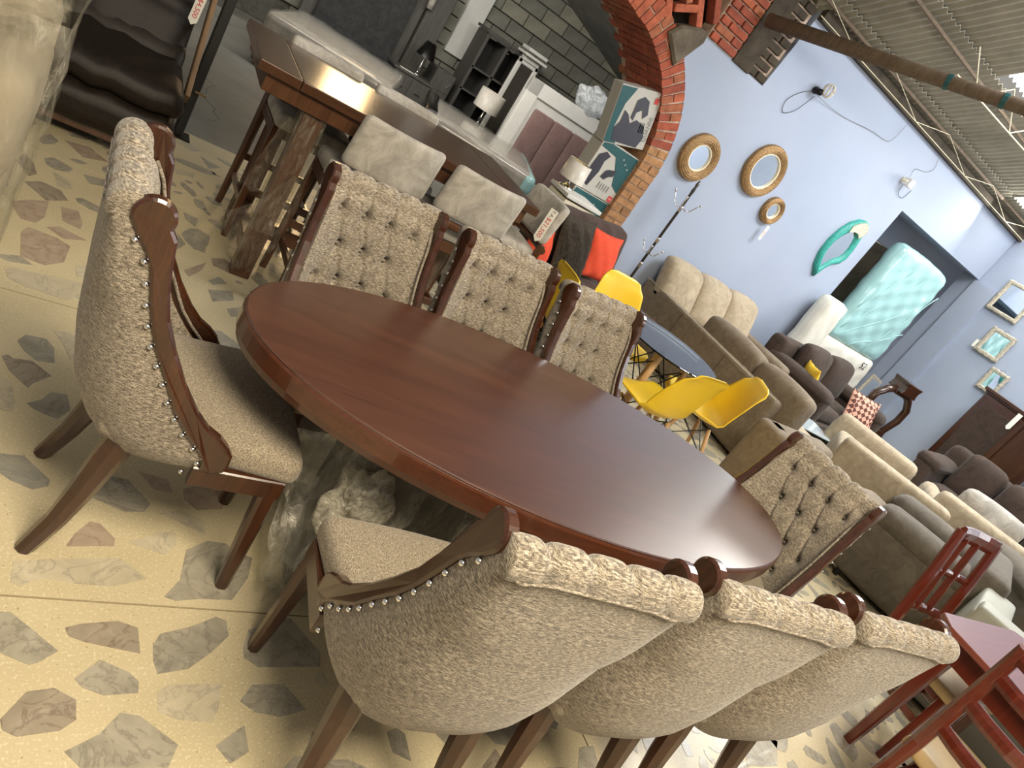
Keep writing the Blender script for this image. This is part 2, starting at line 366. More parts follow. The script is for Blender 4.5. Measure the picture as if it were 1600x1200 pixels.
# concrete floor
m_cfl, nt, b = newmat('polished_concrete'); co = coord(nt, world=True)
c = ramp(nt, noise(nt, co, 1.3, 7, .65, .8), [(.3, (.15, .145, .13)), (.7, (.24, .235, .21))]); nt.links.new(c, b.inputs[0]); setp(b, rough=.45)
bump(nt, b, noise(nt, co, 12, 5), .1, .004)
STONES = [[(.203,1.477),(.26,1.492),(.327,1.505),(.448,1.525),(.519,1.461),(.476,1.442),(.432,1.425),(.348,1.424),(.28,1.432),(.25,1.422),(.227,1.401),(.205,1.414)],[(.314,1.547),(.33,1.594),(.365,1.648),(.391,1.644),(.432,1.594),(.431,1.566)],[(.466,1.584),(.552,1.642),(.597,1.646),(.597,1.598),(.566,1.553)],[(.552,1.716),(.611,1.745),(.684,1.712),(.682,1.65),(.628,1.681)],[(.626,1.583),(.692,1.63),(.747,1.627),(.776,1.598),(.826,1.581),(.805,1.499),(.75,1.411),(.66,1.406),(.594,1.393),(.563,1.404),(.606,1.468)],[(.181,1.322),(.216,1.325),(.243,1.301),(.326,1.222),(.288,1.189),(.271,1.183),(.22,1.208),(.203,1.22)],[(.334,1.288),(.366,1.301),(.451,1.316),(.499,1.298),(.506,1.222),(.441,1.236),(.378,1.25),(.343,1.265)],[(.536,1.249),(.553,1.283),(.63,1.31),(.701,1.348),(.728,1.336),(.732,1.287),(.684,1.234),(.621,1.181),(.548,1.165),(.536,1.205)],[(.769,1.25),(.789,1.31),(.921,1.361),(.977,1.273),(.998,1.246),(.989,1.196),(.806,1.191),(.769,1.218)],[(.365,1.149),(.416,1.201),(.48,1.169),(.505,1.142),(.503,1.113),(.43,1.106),(.383,1.126)],[(.234,1.05),(.274,1.115),(.327,1.125),(.373,1.095),(.377,1.047),(.348,1.022),(.268,1.011),(.241,1.027)],[(.36,.974),(.427,1.012),(.466,1.062),(.509,1.053),(.593,.979),(.571,.926),(.393,.937)],[(.546,1.116),(.577,1.135),(.705,1.139),(.691,1.066),(.674,1.032),(.599,1.041),(.547,1.063)],[(.748,1.09),(.784,1.137),(.873,1.14),(.925,1.063),(.85,1.044),(.782,1.059)],[(.68,.973),(.753,1.024),(.759,.954),(.711,.927)],[(.093,2.437),(.111,2.485),(.173,2.49),(.202,2.444),(.21,2.359),(.159,2.349),(.117,2.39)],[(.062,2.329),(.077,2.346),(.091,2.33),(.146,2.342),(.208,2.283),(.16,2.217),(.152,2.192),(.093,2.258)],[(.157,2.114),(.194,2.146),(.216,2.197),(.262,2.199),(.277,2.127),(.246,2.067),(.21,2.078),(.174,2.096)],[(.049,2.211),(.072,2.222),(.107,2.203),(.128,2.103),(.124,2.057),(.095,2.058),(.066,2.094)],[(.186,2.56),(.272,2.565),(.283,2.424),(.255,2.4),(.228,2.478)],[(.107,1.864),(.179,1.872),(.252,1.789),(.251,1.763),(.214,1.741),(.158,1.765),(.116,1.8)],[(.324,1.761),(.351,1.85),(.458,1.843),(.524,1.753),(.507,1.715),(.454,1.704)],[(.49,1.887),(.576,1.873),(.591,1.817),(.533,1.818)],[(.621,1.839),(.672,1.874),(.755,1.856),(.745,1.779),(.663,1.755),(.625,1.796)],[(.695,2.867),(.807,2.897),(.928,2.792),(.798,2.751)],[(-.063,3.45),(-.001,3.533),(.071,3.585),(.072,3.413),(.045,3.331),(-.006,3.324)],[(-.04,3.7),(.023,3.769),(.104,3.749),(.141,3.665),(.061,3.584)],[(-.095,3.894),(-.078,4.017),(-.029,3.943),(-.003,3.829),(-.03,3.778)],[(.004,4.047),(.043,4.107),(.13,4.056),(.117,3.987),(.057,3.96),(.021,3.981)],[(.061,4.391),(.181,4.436),(.283,4.329),(.163,4.254)],[(.178,4.035),(.295,4.079),(.299,3.998),(.213,3.947)],[(.008,3.212),(.028,3.276),(.136,3.261),(.187,3.227),(.176,3.072),(.115,2.998),(.031,3.016)],[(.087,3.329),(.131,3.376),(.244,3.33),(.159,3.273)],[(-.002,2.871),(.008,2.907),(.278,2.954),(.28,2.851),(.212,2.783),(.068,2.797),(.02,2.818)],[(-.061,2.963),(.031,3.016),(.077,2.972),(.003,2.946)],[(.218,3.062),(.285,3.141),(.281,3.004),(.23,2.987)],[(.053,3.934),(.133,3.88),(.147,3.795),(.088,3.772)],[(.119,3.579),(.19,3.594),(.215,3.477),(.21,3.414),(.138,3.44)],[(.627,5.134),(.732,5.242),(.824,5.176),(.748,5.079)],[(.799,5.069),(.933,5.01),(.854,4.903)],[(.631,4.655),(.756,4.694),(.743,4.601),(.639,4.561)],[(.67,4.046),(.751,4.027),(.729,3.904),(.68,3.962)],[(.799,3.593),(.869,3.647),(.946,3.553),(.9,3.493),(.804,3.517)],[(.771,3.335),(.83,3.418),(.867,3.37),(.793,3.31)],[(.767,3.245),(.891,3.313),(.888,3.217),(.784,3.143)],[(.85,3.118),(.916,3.174),(.994,3.161),(.972,3.104),(.861,3.052)],[(.659,3.359),(.772,3.528),(.744,3.422),(.68,3.31)]]
# ================================================================ FLOOR
rnd = random.Random(5)
floor = struct(thing('floor', 'terrazzo floor of pale slabs set with irregular marble pieces', 'floor'))
mk('sub_floor', *box((5, 1.2, -.06), (17, 8.44, .08)), m_mortar, floor)
xj = {0: [1.915, 5.9], 1: [-.9, 3.3, 7.4], 2: [1.9, 6.2], -1: [3.65, 8], 3: [.6, 4.4, 8.6]}
for k in range(-2, 4):
    y0 = k*1.372+.003; y1 = min((k+1)*1.372-.003, 5.43)
    xs = [-3.5]+xj.get(k, [2])+[13.4]
    for a, b_ in zip(xs, xs[1:]):
        mk('slab', *box(((a+b_)/2, (y0+y1)/2, -.012), (b_-a-.006, y1-y0, .024)), m_terr, floor)
def blob(cx, cy, r, rn):
    n = rn.randint(5, 8); st = rn.uniform(1.1, 1.9); th = rn.uniform(0, PI); pts = []
    for i in range(n):
        a = 2*PI*(i+rn.uniform(-.3, .3))/n; q = r*rn.uniform(.75, 1.15)
        x, y = q*math.cos(a)*st, q*math.sin(a)/st**.5; pts.append((cx+x*math.cos(th)-y*math.sin(th), cy+x*math.sin(th)+y*math.cos(th)))
    out = []
    for i in range(n):
        p, q = pts[i], pts[(i+1) % n]; out.append(p); d = math.hypot(q[0]-p[0], q[1]-p[1]); j = rn.uniform(-.05, .06)*d
        nx, ny = (q[1]-p[1])/d, -(q[0]-p[0])/d; out.append(((p[0]+q[0])/2+nx*j, (p[1]+q[1])/2+ny*j))
    return out
cen = []
stones = []
for pl in STONES:
    cx = sum(p[0] for p in pl)/len(pl); cy = sum(p[1] for p in pl)/len(pl)
    cen.append((cx, cy, max(math.hypot(p[0]-cx, p[1]-cy) for p in pl))); stones.append(pl)
n_tr = len(stones); tries = 0
while tries < 26000:
    tries += 1
    x, y = rnd.uniform(-2.2, 9.9), rnd.uniform(-.6, 5.2); r = rnd.choice([.05, .07, .085, .10])*rnd.uniform(.8, 1.2)
    if tries > 14000: r = rnd.uniform(.02, .045)
    if x < 1.05 and 1.0 < y < 3.3 and x > -.15 and y > 1.3: continue
    if any(abs(x-c_[0]) < 1.2 and math.hypot(x-c_[0], y-c_[1]) < (c_[2]*.9+r*1.25) for c_ in cen): continue
    if any(abs(y-k*1.372) < r*1.3 for k in range(-1, 5)): continue
    cen.append((x, y, r*1.25)); stones.append(blob(x, y, r, rnd))
far = MB(); order = list(range(len(stones)))
order.sort(key=lambda i: (i >= n_tr, (cen[i][0]**2+cen[i][1]**2)-(3 if cen[i][2] > .07 else 0) if cen[i][0] > -.8 else 99))
for q, i in enumerate(order):
    pl = [Vector(p).to_2d() if len(p) > 2 else Vector(p) for p in stones[i]]
    vf = prism(stones[i], .0022)
    if q < 285:
        mk('marble_piece', [(v[0], v[1], v[2]-.001) for v in vf[0]], vf[1], m_marb[rnd.choice([0, 0, 1, 2, 2, 3, 4, 0])], floor)
    else: far.add(([(v[0], v[1], v[2]-.001) for v in vf[0]], vf[1]))
stuff(far.build('marble_chips', m_marb[0], floor, False))
cf = struct(mk('floor_concrete', *box((3, 9.6, -.02), (15, 8.33, .03)), m_cfl)); cf['label'] = 'grey polished concrete floor of the back room'; cf['category'] = 'floor'
mb = MB(); pth = [(.93+.05*math.sin(i*.9)+.03*math.sin(i*2.3), 6.0+i*.12) for i in range(20)]
mk('crack', *tube([(x, y, -.0055) for x, y in pth], .0022, 5), m_mortar, cf)
# ================================================================ WALLS
YW = 5.45
wall = struct(thing('wall_back', 'light blue plastered wall with arch, mirrors and alcove', 'wall'))
# arch inner line (x,z) from floor up and over to the left jamb
arc = [(4.19, 0), (4.19, 1.45)]
for i in range(1, 12):
    a = math.radians(i*6.2); arc.append((3.05+1.14*math.cos(a), 1.45+.98*math.sin(a)+.0*i))
arc += [(3.2, 2.42), (2.7, 2.6), (2.1, 2.66), (1.5, 2.6), (1.0, 2.42), (.75, 2.1), (.66, 1.6), (.66, 0)]
def resample(P, step):
    P = [Vector(p) for p in P]; out = [P[0]]; acc = 0
    for a, b_ in zip(P, P[1:]):
        d = (b_-a).length; t = step-acc
        while t <= d: out.append(a+(b_-a)*t/d); t += step
        acc = d-(t-step)
    return out
A = resample(arc, .072)
def nrm(P, i):
    t = (P[min(i+2, len(P)-1)]-P[max(i-2, 0)]).normalized(); return Vector((t.y, -t.x))
def outer(p, n_): return p+n_*.225
ring_out = [outer(A[i], nrm(A, i)) for i in range(len(A))]
# plaster face right of / above the arch, as one extruded outline
kmax = 52
face = [(7.69, 0), (7.69, 2.62), (10, 2.62), (10, 3.36), (4.9, 3.36), (4.84, 2.61), (4.0, 2.61)]
ro = [(p.x, p.y) for p in ring_out]
right = [p for p in ro[:kmax] if p[0] > 3.78]
face += right[::-1][0:]
face = face[:7]+[right[-1]]+right[::-1][1:]
face[-1] = (face[-1][0], 0)
vs, fs = prism(face, .05)
mk('plaster', [(v[0], YW+v[2], v[1]) for v in vs], fs, m_blue, wall)
mk('wall_core', *box((5.96, 5.78, 1.68), (2.96, .52, 3.36)), m_blue, wall)
mk('alcove_lintel', *box((8.85, 5.63, 2.99), (2.33, .26, .74)), m_blue, wall)
# bricks of the arch
mb_ = MB()
mi = 0
for i in range(len(A)-1):
    p = (A[i]+A[i+1])/2; n_ = nrm(A, i); t = Vector((n_.y*-1, n_.x)); t = (A[i+1]-A[i]).normalized()
    if p.x < 1.9 and p.y > 1: break
    lower = p.y < 1.62 and p.x > 3
    mats = m_brickt if lower else m_brick
    wid = .060; 
    if i % 2: rad = [(0, .225)]
    else: rad = [(0, .105), (.118, .225)]
    for layer in range(3):
        for (a, b_) in (rad if layer == 0 else [(0, .2)]):
            y0 = YW-.012+layer*.27+rnd.uniform(-.004, .004)+(0 if i % 2 else (.0 if layer == 0 else -.13)); ln = .255
            if layer == 0 and i % 2 == 0: ln = .125
            j = rnd.uniform(-.005, .005)
            base = p+n_*(a+j); top = p+n_*b_
            vs = []
            for yy in (y0, y0+ln):
                for q in (base, top):
                    fl = 1+((q-p).dot(n_))*(.55 if not (p.y < 1.4) else 0)
                    for s in (-1, 1): v = q+t*s*wid/2*fl; vs.append((v.x, yy, v.y))
            fs = [(0, 1, 3, 2), (4, 6, 7, 5), (0, 4, 5, 1), (2, 3, 7, 6), (0, 2, 6, 4), (1, 5, 7, 3)]
            mk('brick', vs, fs, mats[rnd.randrange(len(mats))], wall)
# mortar core behind bricks
vs = []; fs = []; n_ = 0
for i in range(len(A)):
    nn = nrm(A, i); a = A[i]+nn*.012; b_ = A[i]+nn*.222
    for y in (YW+.004, 6.2): vs += [(a.x, y, a.y), (b_.x, y, b_.y)]
NI = [i for i in range(len(A)-1) if not (A[i].x < 1.9)]
for i in NI:
    k = 4*i; fs += [(k, k+4, k+5, k+1), (k+2, k+3, k+7, k+6), (k, k+2, k+6, k+4), (k+1, k+5, k+7, k+3)]
mk('mortar_bed', vs, fs, m_brickm, wall)
# thin edge of plaster round the ring
# raw masonry above the arch: slab stub, lattice bricks, red brick pier, sooty pier
up = struct(thing('wall_upper', 'unplastered brick and concrete masonry above the arch', 'wall'))
mk('masonry_core', *box((2.6, 5.96, 3.35), (4.5, .5, 1.45)), m_dbrick, up)
vs, fs = prism([(3.64, 2.44), (3.71, 2.54), (3.89, 2.62), (3.99, 2.63), (4.0, 2.55), (3.93, 2.40), (3.87, 2.27)], .14, .02, .02)
mk('concrete_stub', [(v[0], YW-.05+v[2], v[1]) for v in vs], fs, plain('old_concrete', (.13, .105, .075), .9, 0, .35, 9, .7), up)
row = 0; z = 2.615
while z < 3.7:
    off = 0 if row % 2 else -.11
    for (a, b_) in ((4.02, 4.23), (4.24, 4.36)) if row % 2 else ((4.02, 4.12), (4.13, 4.36)):
        mk('brick', *rbox(((a+b_)/2, YW+.03, z+.03), (b_-a-.008, .12, .058), .006), m_brick[rnd.randrange(4)], up)
    z += .072; row += 1
mk('mortar_bed', *box((4.19, YW+.07, 3.15), (.36, .14, 1.08)), m_brickm, up)
mk('concrete_post', *rbox((4.49, YW+.06, 3.05), (.235, .16, .90), .008), m_dbrick, up)
z = 2.62; row = 0
while z < 3.5:
    for (a, b_) in ((4.61, 4.80),) if row % 2 else ((4.61, 4.70), (4.715, 4.84)):
        mk('brick', *rbox(((a+b_)/2, YW+.06, z+.035), (b_-a, .12, .062), .006), m_dbrick, up)
    z += .082; row += 1
mk('mortar_bed', *box((4.73, YW+.10, 3.05), (.25, .14, .86)), m_brickm, up)
for (x, z, a, l) in ((3.52, 2.60, .9, .20), (3.68, 2.66, -.5, .22), (3.60, 2.78, .8, .22), (3.82, 2.70, .9, .22), (3.78, 2.84, -.5, .22), (3.95, 2.80, .9, .2), (3.90, 2.95, -.5, .2), (3.45, 2.74, -.5, .22), (3.66, 2.95, .8, .2), (3.42, 2.90, .8, .2)):
    v, f = rbox((0, 0, 0), (l, .12, .06), .006)
    mk('brick', v, f, m_brick[rnd.randrange(4)], up, loc=(x, YW+.05, z), rot=(0, a, 0))
# alcove behind the wall
alc = struct(thing('wall_alcove', 'darker blue recess with a dark doorway', 'wall'))
mk('back_panel', *box((11.3, 6.75, 1.4), (2.6, .1, 2.8)), m_blue, alc)
mk('alcove_end', *box((12.6, 6.2, 1.4), (.1, 1.2, 2.8)), m_blue, alc)
mk('over_door', *box((8.8, 6.75, 2.60), (2.4, .098, .50)), m_blue, alc)
mk('alcove_ceiling', *box((10.1, 6.2, 2.78), (5.1, 1.3, .06)), m_blue, alc)
mk('left_reveal', *box((7.62, 6.14, 1.4), (.12, 1.2, 2.8)), m_blue, alc)
mk('passage_wall', *box((9.6, 8.2, 1.3), (3.4, .1, 2.6)), m_block, alc)
mk('passage_side', *box((10.6, 7.5, 1.2), (.1, 1.4, 2.4)), m_block2, alc)
side = struct(thing('wall_right', 'blue side wall with ornate mirrors', 'wall'))
mk('plaster', *box((10.08, 2.2, 1.8), (.14, 7.0, 3.6)), m_blue, side)
mk('corner_pier', *box((9.985, 5.30, 1.3), (.05, .34, 2.6)), m_blue, side)
# left jamb post
t = thing('steel_post', 'black square steel post standing at the edge of the concrete floor', 'post', (.655, 5.30, 0))
mk('post_shaft', *rbox((0, 0, 1.25), (.062, .062, 2.5), .01), m_blackp, t)
mk('foot_plate', *rbox((0, 0, .006), (.16, .16, .012), .004), m_black, t)
mk('door_bolt', *tube([(.0, -.04, .33), (.07, -.05, .33)], .007, 8), m_gold, t)
# ---------------------------------------------------------------- back room
YB = 12.0
bw = struct(thing('wall_block', 'grey cement block wall of the back room', 'wall'))
mk('mortar_bed', *box((4.6, YB+.12, 1.6), (9.5, .2, 3.2)), m_mortar, bw)
bl = D.meshes.new('block'); v, f = rbox((0, 0, 0), (.462, .1, .214), .012, mid=0); bl.from_pydata([tuple(x) for x in v], [], f)
bl2 = bl.copy(); bl.materials.append(m_block); bl2.materials.append(m_block2)
nb = 0; row = 0; z = .3
while z < 3.1:
    x = 2.2+(0 if row % 2 else .24)
    while x < 8.2:
        if nb < 290: obj('block', bl if rnd.random() < .7 else bl2, None, bw, (x, YB+rnd.uniform(-.008, .008), z)); nb += 1
        x += .478
    z += .230; row += 1
mk('painted_column', *rbox((4.70, YB-.06, 1.9), (.37, .14, 1.68), .01), plain('whitewash', (.66, .66, .62), .9, 0, .08, 3, .3), bw)
bs = struct(thing('ceiling_slab', 'sloping grey concrete slab over the back room', 'ceiling'))
mk('slab', [(5.6, 6.2, 2.95), (5.6, 12.1, 2.86), (8.6, 12.1, 2.0), (8.6, 6.2, 2.1), (5.6, 6.2, 3.05), (5.6, 12.1, 2.96), (8.6, 12.1, 2.1), (8.6, 6.2, 2.2)],
   [(0, 1, 2, 3), (4, 7, 6, 5), (0, 4, 5, 1), (1, 5, 6, 2), (2, 6, 7, 3), (3, 7, 4, 0)], m_conc, bs)
mk('slab', *box((2.0, 9.2, 3.2), (7.4, 6.2, .1)), m_conc, bs)
bside = struct(thing('wall_back_side', 'plain side wall closing the back room', 'wall'))
mk('plaster', *box((8.3, 9.1, 1.5), (.1, 6.0, 3.2)), m_conc, bside)
lft = struct(thing('wall_back_left', 'plain left wall closing the back room', 'wall'))
mk('plaster', *box((-1.5, 8.9, 1.6), (.1, 6.6, 3.3)), m_conc, lft)
st = struct(mk('trim_1', *box((1.7, 10.6, .04), (3.6, .06, .10)), m_conc)); st['label'] = 'low concrete kerb across the back room floor'; st['category'] = 'kerb'
# ---------------------------------------------------------------- roof
m_sky, nt, b = newmat('translucent_sheet'); b.inputs['Emission Color'].default_value = (1, .97, .9, 1); b.inputs['Emission Strength'].default_value = 6.5; b.inputs[0].default_value = (.8, .8, .75, 1)
roof = struct(thing('ceiling', 'sloping roof of corrugated grey sheets with timber purlins', 'roof'))
def rz(y): return 3.33+.5*(5.45-y)
def sheet(x0, x1, y0, y1, dz, mat, name='roof_sheet'):
    n = int((x1-x0)/.011); vs = []; fs = []
    for i in range(n+1):
        x = x0+(x1-x0)*i/n; h = .014*math.sin(2*PI*x/.088)
        for (y, e) in ((y0, 0), (y1, 0)):
            for k in (0, .006): vs.append((x, y, rz(y)+dz+h+k+ (.03 if y == y1 else 0)*0))
    for i in range(n):
        a = i*4; b_ = a+4; fs += [(a, b_, b_+2, a+2), (a+1, a+3, b_+3, b_+1), (a, a+1, b_+1, b_), (a+2, b_+2, b_+3, a+3)]
    fs += [(0, 2, 3, 1), (n*4, n*4+1, n*4+3, n*4+2)]
    return mk(name, vs, fs, mat, roof)
for c_, (ya, yb) in enumerate(((5.25, 6.2), (4.70, 5.36), (3.75, 4.80), (2.7, 3.85), (1.4, 2.85), (-.2, 1.5))):
    xs = [3.0, 4.45, 5.50, 7.15, 8.98, 11.2]
    for a, b_ in zip(xs, xs[1:]):
        if c_ == 2 and a == 5.5: b_ = 6.42
        if c_ >= 3 and a == 5.5: continue
        if c_ in (1, 2, 3) and a == 8.98: sheet(a-.03, b_, ya, yb, .030*c_+.045, m_sky, 'skylight_sheet'); continue
        sheet(a-.03, b_, ya, yb, .030*c_+.045, m_sheet)
sheet(6.42, 7.12, 3.6, 4.66, .14, m_sky, 'skylight_sheet')
sheet(5.5, 7.12, 1.2, 3.7, .16, m_sky, 'skylight_sheet')
for (y, x0, x1) in ((5.30, 3.0, 10), (4.74, 3.0, 10), (3.78, 3, 10)):
    mk('purlin', *bar((x0, y+.02, rz(y)-.0), (x1, y+.02, rz(y)-.0), .022, .03), m_logm, roof)
mk('eave_beam', *bar((4.9, 5.43, 3.335), (10.0, 5.43, 3.30), .09, .10), m_dbrick, roof)
t = tag(mk('roof_log', *tube([(4.38, 5.36, 2.99), (4.9, 4.25, 3.16), (5.35, 3.3, 3.31), (5.8, 2.3, 3.45)], [.06, .055, .05, .05], 10), m_logm, None, True), 'long weathered timber pole running diagonally under the roof sheets', 'beam')
for k, tt in enumerate((.47, .58)):
    a, b_ = Vector((4.9, 4.25, 3.16)), Vector((5.35, 3.3, 3.31)); p = a+(b_-a)*tt*(1.1 if k else .55)
    mk('green_band', *tube([p, p+(b_-a).normalized()*.035], .0575, 10), m_tealbox, t)
def truss(name, lab, p0, p1, drop, n, r=.009, top=True):
    t = thing(name, lab, 'truss'); P0, P1 = Vector(p0), Vector(p1)
    mk('bottom_chord', *tube([P0, P1], r, 6), m_pipe, t)
    if top: mk('top_chord', *tube([P0+Vector(drop), P1+Vector(drop)], r*1.0, 6), m_pipe, t)
    for i in range(n):
        a = P0+(P1-P0)*((i+.5)/n); b1 = P0+Vector(drop)+(P1-P0)*(i/n); b2 = P0+Vector(drop)+(P1-P0)*((i+1)/n)
        mk('web_rod', *tube([b1, a, b2], r*.8, 6), m_pipe, t)
truss('roof_truss', 'cream welded rod truss crossing in front of the skylight', (5.5, 4.35, 3.42), (8.2, 4.2, 3.46), (0, .0, .24), 4, .007, False)
truss('roof_truss', 'thin rusty rod truss running close along the top of the blue wall', (4.6, 5.1, 3.22), (9.4, 5.05, 3.18), (0, .05, .16), 4, .004, False)
# ================================================================ OVAL TABLE
TC = (1.59, 1.594); TR = math.radians(-9.2)
t = thing('oval_dining_table', 'large oval dining table with polished reddish brown top and plastic wrapped pedestal', 'table', (TC[0], TC[1], 0), TR)
def ell(a, b_, z, n=96): return [(a*math.cos(2*PI*k/n), b_*math.sin(2*PI*k/n), z) for k in range(n)]
def rings(R):
    n = len(R[0]); vs = [p for r in R for p in r]; fs = []
    for i in range(len(R)-1):
        for k in range(n): fs.append((i*n+k, i*n+(k+1) % n, (i+1)*n+(k+1) % n, (i+1)*n+k))
    fs.append(tuple(range(n))); fs.append(tuple((len(R)-1)*n+k for k in range(n))); return vs, fs
a, b_ = 1.09, .545
mk('table_top', *rings([ell(a-.004, b_-.004, .752), ell(a-.0035, b_-.0035, .7575), ell(a-.008, b_-.008, .76)]), m_top, t)
mk('table_edge', *rings([ell(a-.03, b_-.03, .672), ell(a-.008, b_-.008, .676), ell(a, b_, .70), ell(a, b_, .746), ell(a-.003, b_-.003, .753), ell(a-.006, b_-.006, .7545)]), m_topedge, t)
mk('pedestal_panel', *rbox((0, 0, .35), (1.02, .09, .62), .01), m_dgrey, t)
for s in (-1, 1):
    mk('pedestal_end', *rbox((s*.55, 0, .34), (.09, .42, .66), .01), m_dgrey, t)
mk('plinth', *rbox((0, 0, .03), (1.3, .46, .05), .01), m_dgrey, t)
mk('top_bearer', *rbox((0, 0, .655), (1.3, .40, .035), .01), m_mahog, t)
rw = random.Random(3)
def wrapbox(cx, cy, cz, sx, sy, sz, amp, nu, nv, taper=0, seed=1):
    """crumpled film sleeve round a box"""
    def fn(u, v):
        th = 2*PI*u; c_, s_ = math.cos(th), math.sin(th); e = .28
        x = sx/2*(abs(c_)**e)*(1 if c_ > 0 else -1); y = sy/2*(abs(s_)**e)*(1 if s_ > 0 else -1)
        k = 1+taper*(v-.5)+amp*(math.sin(th*7+v*9+seed)+.6*math.sin(th*17-v*21)+.5*math.sin(v*33+th*5))*.5
        return (cx+x*k, cy+y*k, cz+sz*(v-.5))
    vs = [fn(i/nu, j/(nv-1)) for i in range(nu) for j in range(nv)]; fs = []
    for i in range(nu):
        for j in range(nv-1): fs.append((i*nv+j, ((i+1) % nu)*nv+j, ((i+1) % nu)*nv+j+1, i*nv+j+1))
    return vs, fs
mk('plastic_wrap', *wrapbox(-.42, 0, .335, .62, .50, .64, .035, 64, 20, -.12), m_filmh, t, True)
mk('plastic_wrap', *wrapbox(.22, 0, .335, .78, .30, .63, .03, 64, 16, 0, 4), m_filmh, t, True)
def crumple(c, s, amp, seed, n=26, fq=1):
    r_ = random.Random(seed); ph = [r_.uniform(0, 6) for _ in range(12)]
    def fn(u, v):
        th, fi = 2*PI*u, PI*(v*.98+.01); d0 = Vector((math.sin(fi)*math.cos(th), math.sin(fi)*math.sin(th), math.cos(fi))); d = d0*fq
        k = 1+amp*(math.sin(3*d.x+5*d.y+ph[0])+math.sin(7*d.y-6*d.z+ph[1])+.8*math.sin(13*d.x+9*d.z+ph[2])+.6*math.sin(19*d.z+15*d.y+ph[3])+.5*math.sin(29*d.x-23*d.y+ph[4]))*.4
        return (c[0]+d0.x*s[0]*k, c[1]+d0.y*s[1]*k, c[2]+d0.z*s[2]*k)
    return grid(fn, n*2, n)
mk('bunched_plastic', *crumple((-.61, -.27, .42), (.085, .05, .13), .34, 4, 30, .42), film('bunched_film', (.95, .94, .9), .7, 16, (1, 1, 1), (.80, .75, .62), .1), t, True)
def flap(P, nu=14, nv=26, amp=.02, seed=0, thick=0):
    """hanging film sheet between two edge curves"""
    L, R_ = P
    def at(Q, v):
        f = v*(len(Q)-1); i = min(int(f), len(Q)-2); return Vector(Q[i]).lerp(Vector(Q[i+1]), f-i)
    def fn(u, v):
        p = at(L, v).lerp(at(R_, v), u); w_ = amp*(math.sin(u*17+v*5+seed)+.6*math.sin(u*31-v*13)+.5*math.sin(v*29+u*7))
        return (p.x+w_*.6, p.y+w_, p.z+w_*.4)
    return grid(fn, nu, nv)
mk('plastic_flap', *flap(([(-.80, -.02, .60), (-.84, -.16, .40), (-.76, -.27, .18), (-.70, -.28, .02)], [(-.42, -.24, .62), (-.45, -.3, .42), (-.55, -.30, .22), (-.62, -.31, .05)])), m_filmh, t, True)
# ================================================================ TUFTED CHAIR
def lerpc(tab, z):
    if z <= tab[0][0]: return tab[0][1]
    for (a, va), (b_, vb) in zip(tab, tab[1:]):
        if z <= b_: return va+(vb-va)*(z-a)/(b_-a)
    return tab[-1][1]
TR_OUT = [(.40, .035), (.476, .037), (.524, -.02), (.588, -.079), (.662, -.122), (.73, -.166), (.79, -.194), (.85, -.216), (.92, -.235), (.966, -.26), (.99, -.288), (1.02, -.312)]
REAR = [(.365, -.17), (.38, -.20), (.42, -.242), (.50, -.285), (.63, -.315), (.80, -.335), (.93, -.345), (1.0, -.352), (1.04, -.352)]
WID = [(.365, .232), (.40, .248), (.45, .262), (.6, .256), (.8, .238), (1.0, .226), (1.06, .226)]
BUTT = [(x, .925) for x in (-.145, -.048, .048, .145)]+[(x, .80) for x in (-.097, 0, .097)]+[(x, .675) for x in (-.145, -.048, .048, .145)]+[(x, .56) for x in (-.097, 0, .097)]
def tuft(x, z):
    d = .018
    for bx, bz in BUTT:
        q = ((x-bx)**2+(z-bz)**2); d -= .024*math.exp(-q/.00035)+.008*math.exp(-q/.0012)
    # pleats: vertical from the first row to the roll, diagonal between the rows
    def line(x0, z0, x1, z1):
        L = math.hypot(x1-x0, z1-z0); tx, tz = (x1-x0)/L, (z1-z0)/L; s = (x-x0)*tx+(z-z0)*tz
        if s < -.01 or s > L+.01: return 0
        q = abs((x-x0)*tz-(z-z0)*tx); return math.exp(-(q/.006)**2)
    for bx in (-.145, -.048, .048, .145): d -= .016*line(bx, .925, bx*1.02+.006, 1.06)
    for (ax, az), (bx, bz) in PL: d -= .0105*line(ax, az, bx, bz)
    return d
PL = [((a[0], a[1]), (b_[0], b_[1])) for a in BUTT for b_ in BUTT if a[1] > b_[1] and abs(a[1]-b_[1]) < .13 and abs(a[0]-b_[0]) < .06]
